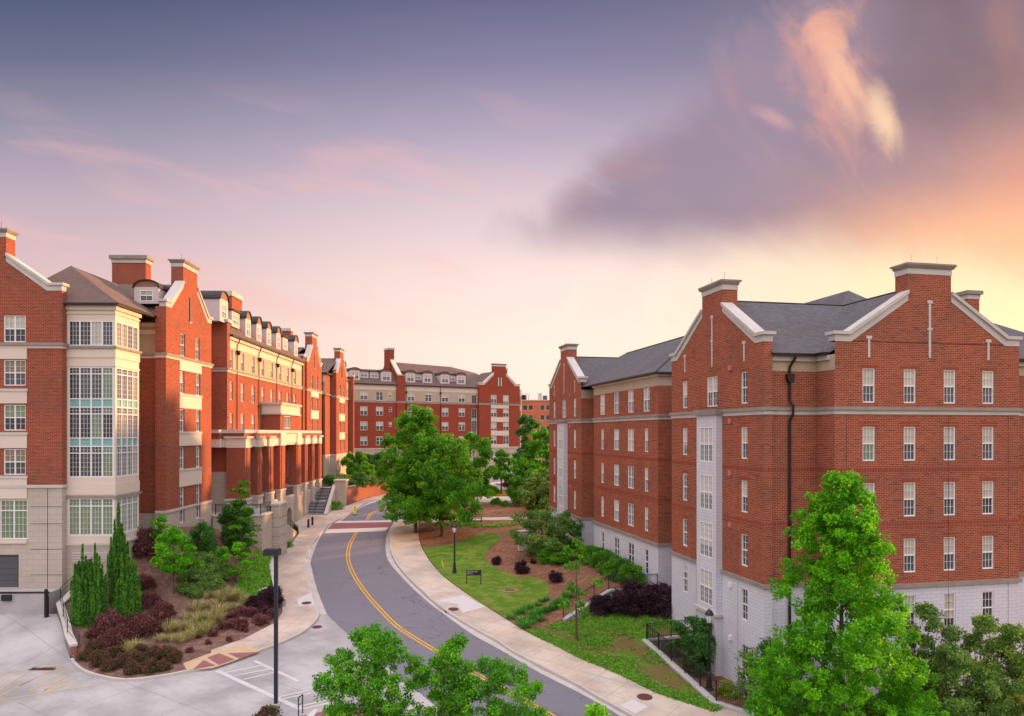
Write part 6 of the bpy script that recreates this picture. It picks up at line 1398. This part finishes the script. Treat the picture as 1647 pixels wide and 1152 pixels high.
# strap-leaved ground cover beside the lawn
def blades(n, h, r, mat, seed, w=.02, droop=.5, spread=.7):
    rg_ = np.random.default_rng(seed); V_, F_, T_ = [], [], []
    for i in range(n):
        a = rg_.uniform(0, 6.28); r0 = r*.35*math.sqrt(rg_.random()); L = h*rg_.uniform(.6, 1.15); o_ = np.array([math.cos(a)*r0, math.sin(a)*r0, 0]); b_ = a+rg_.normal()*.5
        d = np.array([math.cos(b_), math.sin(b_), 0]); s_ = np.array([-d[1], d[0], 0])*w*.5; k = rg_.uniform(.2, 1)*spread; pts = []
        for t_ in (0, .35, .7, 1): pts.append(o_+d*r*k*(t_**1.5)+np.array([0, 0, L*(t_-droop*k*t_*t_*.8)]))
        b0 = len(V_)
        for j, p in enumerate(pts): ww = (1, .9, .6, .1)[j]; V_ += [tuple(p-s_*ww), tuple(p+s_*ww)]
        for j in range(3): F_.append((b0+2*j, b0+2*j+1, b0+2*j+3, b0+2*j+2)); T_.append(rg_.random())
    me = bpy.data.meshes.new('blades'); me.from_pydata(V_, [], F_); at = me.attributes.new('tint', 'FLOAT', 'FACE'); at.data.foreach_set('value', np.array(T_, dtype=np.float32)); me.materials.append(mat); return me
STR = [blades(90, .55, .5, LF_STRAP, s, .035, .7, 1) for s in (1, 2)]
k = 0
for row, (pa, pb, n) in enumerate((((822, 995), (880, 965), 8), ((838, 1004), (905, 972), 9), ((846, 1010), (868, 998), 3), ((880, 985), (912, 962), 5), ((870, 990), (925, 955), 5))):
    for i in range(n):
        t_ = i/max(1, n-1); px, py = pa[0]+(pb[0]-pa[0])*t_+r5.uniform(-3, 3), pa[1]+(pb[1]-pa[1])*t_+r5.uniform(-2, 2); x, y = PS(px, py, zup if px < 905 else zup)
        o = bpy.data.objects.new('liriope_clump', STR[k % 2]); C.objects.link(o); o.location = (x, y, zup(x, y)); o.rotation_euler = (0, 0, k); s = r5.uniform(.8, 1.5); o.scale = (s*1.2, s*1.2, s)
        tag(o, 'dark green strap-leaved tuft at the lawn corner near the sloping railing', 'grass tuft', 'green tufts beside the lawn corner'); k += 1
# thin young tree on the slope
x, y = PS(927, 1030, zlo)
tree('young_tree', x, y, zlo(x, y), 7.0, 1.55, 1.7, 'oval', LF_OAK, 'thin young tree with sparse leaves standing on the slope before the railing', 46, 26, .19, .36, .085, 51, nl=40, squash=.7)
# weeds on the slope: nobody could count them
def scatter(name, poly, zf, n, size, mat, seed, label=None, dens=None, h=.12):
    rg_ = np.random.default_rng(seed); pts = np.array(poly); lo, hi = pts.min(0), pts.max(0); parts = []; k = 0
    def inside(x, y):
        c = False; j = len(poly)-1
        for i in range(len(poly)):
            (xi, yi), (xj, yj) = poly[i], poly[j]
            if (yi > y) != (yj > y) and x < (xj-xi)*(y-yi)/(yj-yi)+xi: c = not c
            j = i
        return c
    while k < n:
        x, y = rg_.uniform(lo[0], hi[0]), rg_.uniform(lo[1], hi[1])
        if not inside(x, y): continue
        if dens and rg_.random() > dens(x, y): continue
        parts.append(((x, y, zf(x, y)+h*.4), (.22, .22, h), 12, size, (0, 0, .5), .1)); k += 1
    o = leafcloud(name, parts, mat, None, seed); o['kind'] = 'stuff'; return o
dn = lambda x, y: max(.04, min(1, .30+1.1*math.sin(x*1.1+1.3*math.sin(y*.6))*math.sin(y*.8+x*.5)+(.8 if y > 51.5 else 0)))
scatter('ground_cover', lo_e+[F2, F0, F1, (11.6, 54.3), (10.8, 56), (4.5, 53.8)], zlo, 1900, .13, LF_COVER, 61, dens=dn)
edge = [(x+ox, y) for ox, pts_ in ((.1, lo_e), ) for x, y in pts_]
scatter('verge_grass', lo_e+[(x+.75, y+.45) for x, y in lo_e[::-1]], zlo, 1100, .11, LF_COVER, 62, h=.10)
scatter('bank_grass', [PS(a, b, zbed) for a, b in [(437, 890), (440, 915), (442, 945), (412, 962), (388, 968), (376, 950), (385, 930), (400, 905), (415, 888)]], zbed, 900, .16, LF_COVER, 63, h=.16)
scatter('verge_grass', [PS(a, b, zup) for a, b in [(700, 842), (790, 845), (860, 838), (860, 842), (790, 850), (700, 846)]], zup, 300, .2, LF_COVER, 64, h=.15)
# --- lower right: shrubs by the block base, big maple and darker trees
x, y = 12.6, 45.8; tree('bushy_shrub', x-1.0, y+1.2, zsk(x, y), 3.6, 1.55, .2, 'round', LF_DARK, 'dark green leafy shrub between the railing corner and the pale block wall', 80, 110, .15, .42, .05, 71, multi=4, cat='shrub')
LIM = shrubmesh('lime', .55, .8, LF_LIME, 30, 90, .09, .22, 72); shrub('lime_shrub', LIM, 12.4, 42.9, zsk(12, 42), 'small bright lime yellow shrub right behind the lamp post base', 1.0)
tree('thin_shrub', 13.1, 41.0, zsk(13, 41), 3.4, 1.15, .3, 'oval', LF_OLIVE, 'airy yellow-green shrub between the lamp post and the dense round bush', 46, 60, .13, .36, .035, 73, multi=5, nl=24, cat='shrub')
tree('round_bush', 14.6, 39.0, zsk(14.6, 39)-.1, 5.0, 1.9, .1, 'round', LF_DARK, 'dense round dark green bush left of the bright green maple', 150, 140, .14, .45, .07, 74, multi=4, cat='bush')
X, Y = (1354-CX)/FPX*33.5, 33.5
tree('maple_tree', X, Y, -1.3, 14.1, 4.05, 1.4, 'egg', LF_MAPLE, 'large bright green maple standing in front of the right building', 1400, 95, .125, .32, .17, 75, nl=50, squash=.9)
X, Y = (1238-CX)/FPX*35, 35.5; 
for px, Y, top, R0, lb, s in ((1492, 37.5, 968, 2.0, 'dark olive small tree right of the bright maple', 76), (1535, 35.5, 1030, 1.9, 'low olive tree in front between the two taller olive ones', 77), (1590, 37.2, 985, 2.1, 'tall olive green tree against the pale block wall near the right edge', 78), (1640, 36.0, 1000, 1.8, 'olive tree cut by the right edge of the picture', 79), (1455, 36.5, 1085, 1.6, 'dark low bush tucked under the right side of the maple', 80)):
    zt = ZA(top, Y); tree('olive_tree', (px-CX)/FPX*Y, Y, -1.1, zt+1.1, R0, .5, 'broad', LF_OLIVE if s != 80 else LF_DARK, lb, 340, 85, .12, .32, .06, s, multi=4, nl=26, upd=(0, 0, .5))
# --- foreground trees at the bottom edge
def fg(px, Y, top, R0, lb, seed, mat, n=130, per=120, zb=-1.2, leaf=.10, rc=.28, shape='broad'):
    zt = ZA(top, Y); return tree('crape_myrtle', (px-CX)/FPX*Y, Y, zb, zt-zb, R0, (zt-zb)*.3, shape, mat, lb, int(n*4.2), int(per*.62), leaf, rc*.95, .06, seed, multi=3, nl=36, squash=.8, upd=(0, 0, .15))
fg(600, 30, 1003, 2.35, 'leftmost green foreground tree whose crown hides the edge of the road', 81, LF_FG, 170, 120, shape='round')
fg(727, 29, 1024, 1.3, 'middle green foreground tree over the double yellow line', 82, LF_FG, 110, 110)
fg(800, 29, 1058, 1.9, 'right green foreground tree over the asphalt', 83, LF_FG, 120, 110, shape='round')
fg(957, 22, 1138, .9, 'light green tree top just peeking in at the bottom edge', 84, LF_MAPLE, 40, 90, -1.2)
x, y = P(432, 1160); shrub('red_green_bush', shrubmesh('rg', .7, .7, LF_REDG, 34, 80, .1, .26, 85), x, y-.2, zr(x, y), 'red and green bush at the foot of the tall light pole', 1.0)
# --- left bed
def juniper(x, y, z, H, R0, label, seed, plumes=26):
    rg_ = random.Random(seed); e = empty('juniper', (x, y, z), 0, label, 'juniper', 'upright junipers in the left bed'); parts = []
    for i in range(plumes):
        a = i*2.39996; f = math.sqrt(i/plumes); r_ = R0*.78*f; h = H*(1-.42*f**1.5)*rg_.uniform(.74, 1.03); z_ = .1
        while z_ < h:
            t_ = z_/h; k = R0*.26*(1-t_)**.8*rg_.uniform(.85, 1.1)+.045; lean_ = 1+.12*t_
            parts.append(((r_*math.cos(a)*lean_, r_*math.sin(a)*lean_, z_), (k, k, k*1.6), 30, .15, (0, 0, 1.3), .35)); z_ += k*.9+.05
    leafcloud('foliage', parts, LF_JUN, e, seed, 2.6); m = MB(); m.bar((0, 0, -.2), (0, 0, H*.7), .09, BARK, 8, .03); m.build('trunk', e, True)
for px, py, Yh, H, R0, lb, s in ((134, 1003, 0, 5.4, .82, 'leftmost upright juniper next to the retaining wall', 91), (154, 1002, 0, 5.5, .80, 'upright juniper second from the left', 92), (191, 972, 0, 7.0, .78, 'tallest upright juniper at the back of the group', 93), (206, 1000, 0, 5.0, .95, 'rightmost upright juniper in the group', 94)):
    x, y = PS(px, py, zbed); juniper(x, y, zbed(x, y)-.1, H, R0, lb, s)
def bed(px, py): x, y = PS(px, py, zbed); return x, y, zbed(x, y)
x, y, z = bed(279, 957); tree('young_maple', x, y, z, 5.0, 1.75, 1.7, 'broad', LF_MAPLE, 'small young maple with a pale trunk in the middle of the left bed', 90, 80, .17, .42, .06, 95, squash=.55)
x, y, z = bed(318, 897); tree('green_shrub', x, y+1, z, 2.6, 1.5, .1, 'round', LF_DARK, 'green bush against the side of the left building, behind the young maple', 60, 110, .15, .42, .05, 96, multi=3, cat='bush')
x, y, z = bed(372, 888); tree('green_shrub', x, y+1.0, z, 4.3, 2.0, .1, 'round', LF_DARK, 'big dark green bush in front of the terrace railing', 110, 120, .16, .46, .07, 97, multi=4, cat='bush')
x, y, z = bed(388, 905); tree('dawn_redwood', x, y, z, 7.0, 1.7, 1.0, 'cone', LF_OAK, 'feathery light green conifer rising in front of the terrace railing', 80, 50, .2, .38, .07, 98, squash=.35, nl=30)
x, y, z = bed(379, 938); tree('young_tree', x, y, z, 3.3, 1.5, .7, 'oval', LF_MAPLE, 'small feathery light green tree on the grass bank', 50, 60, .17, .38, .04, 99, squash=.45)
x, y, z = bed(252, 905); tree('young_tree', x, y+.6, z, 3.6, 1.1, .9, 'oval', LF_MAPLE, 'pale green sapling left of the young maple, at the brick corner', 36, 55, .17, .36, .04, 100, squash=.5)
BAR = [shrubmesh('barberry', .55, .62, LF_RED, 34, 70, .09, .2, s) for s in (101, 102)]; RG = [shrubmesh('red_tipped', .62, .66, LF_REDG, 40, 80, .09, .22, s) for s in (103, 104)]; LOR = [shrubmesh('loropetalum', 1.0, .95, LF_RED, 60, 80, .11, .3, s) for s in (105, 106)]
def rowof(name, proto, pts, fmt, group, zoff=0, cat='shrub'):
    pts = sorted(pts)
    for i, (px, py, s) in enumerate(pts):
        x, y, z = bed(px, py); s *= (.84 + .22*((i*7) % 5)/4)*(.92 if name in ('barberry', 'red_tipped_bush') else 1); shrub(name, proto[i % len(proto)], x, y, z+zoff, fmt.format(ORD[i]), s, i*1.3, cat, group, s*(1+.25*((i*3) % 4)/3))
rowof('red_tipped_bush', RG, [(138, 1062, 1.05), (158, 1070, 1.0), (177, 1078, 1.0), (150, 1050, .9), (199, 1070, 1.0), (212, 1083, .9), (222, 1068, 1.0), (240, 1082, .95), (246, 1060, 1.1), (262, 1078, .85), (185, 1056, .9), (268, 1062, 1.15), (281, 1066, .9), (228, 1050, .9)], 'red-tipped green bush in the front cluster of the left bed, {} from the left', 'red-tipped bushes at the front of the left bed')
rowof('barberry', BAR, [(305, 1050, .62), (320, 1028, .45), (335, 1037, .4), (343, 1024, .7), (357, 1012, .9), (375, 1010, .9), (368, 1032, .5), (388, 1013, .95), (376, 998, .95), (388, 988, 1.0), (404, 992, 1.0), (419, 1004, 1.05), (421, 988, 1.1), (436, 996, .95), (440, 982, .9), (396, 1018, .4)], 'small round dark red bush in the mulch near the sidewalk, {} from the left', 'dark red bushes near the left sidewalk')
rowof('dark_bush', [PUR2], [(412, 985, .75), (430, 980, .7), (440, 974, .6)], 'dark purple bush at the low brick garden wall, {} from the left', 'dark bushes at the garden wall')
rowof('loropetalum', LOR, [(160, 1028, 1.0), (178, 1020, 1.15), (198, 1030, 1.1), (216, 1018, 1.1), (235, 1022, 1.05), (252, 1006, .9), (186, 1040, .9)], 'wine red spreading bush in the drift before the junipers, {} from the left', 'wine red bushes before the junipers')
rowof('loropetalum', LOR, [(232, 948, .8), (240, 975, .9), (262, 992, .9), (248, 895, 1.1), (238, 885, 1.2), (226, 893, 1.0)], 'dull purple bush on the steep mulch behind the junipers, {} from the left', 'dull purple bushes on the steep mulch')
rowof('juniper_mat', [shrubmesh('spreading_juniper', 1.0, .65, LF_OLIVE, 50, 80, .14, .3, 107)], [(310, 935, .9), (325, 925, 1.1), (340, 918, 1.1), (305, 915, 1.0), (322, 905, 1.0), (345, 900, 1.0), (338, 940, .8), (328, 950, .8), (300, 952, .9), (355, 932, .8), (312, 960, .7), (350, 945, .7)], 'low spreading olive green bush on the left slope, {} from the left', 'spreading bushes on the left slope')
GR_ = [blades(170, .95, .9, LF_GRASS, s, .03, .75, 1.0) for s in (5, 6, 7)]
gp = [(315, 985), (330, 978), (345, 972), (358, 968), (372, 965), (300, 998), (318, 1000), (335, 995), (350, 988), (365, 982), (380, 978), (290, 1015), (308, 1014), (325, 1012), (342, 1004), (357, 998), (275, 1030), (292, 1032), (312, 1026), (330, 1020), (362, 955), (348, 960), (333, 965), (220, 1042), (212, 1050), (258, 1034), (380, 962), (393, 972), (270, 1018)]
for i, (px, py) in enumerate(sorted(gp)):
    x, y, z = bed(px+r5.uniform(-3, 3), py+r5.uniform(-3, 3)); o = bpy.data.objects.new('grass_clump', GR_[i % 3]); C.objects.link(o); o.location = (x, y, z); o.rotation_euler = (0, 0, i*1.7); s = r5.uniform(.7, 1.15); o.scale = (s, s, s)
    tag(o, 'straw coloured arching ornamental grass in the drift across the left bed', 'ornamental grass', 'ornamental grasses in the left bed')
SM = shrubmesh('weed', .4, .5, LF_COVER, 16, 50, .12, .2, 108)
for px, py, lb in ((514, 860, 'small green weed tuft against the foot of the side steps'), (541, 820, 'clipped green bush at the foot of the stair pillar')):
    x, y = (P(464, 882) if px == 514 else P(541, 821)); shrub('weed_tuft', SM, x, y, zr(x, y)+.15, lb, 1.0 if px == 514 else 2.0, 0, 'weed')
rg2 = random.Random(4)
# utility lines etc. are absent in the photograph; last: smooth shading stays off on masonry
for o in bpy.data.objects:
    if o.parent is None and 'kind' not in o and 'label' not in o and o.type == 'MESH': o['kind'] = 'structure'
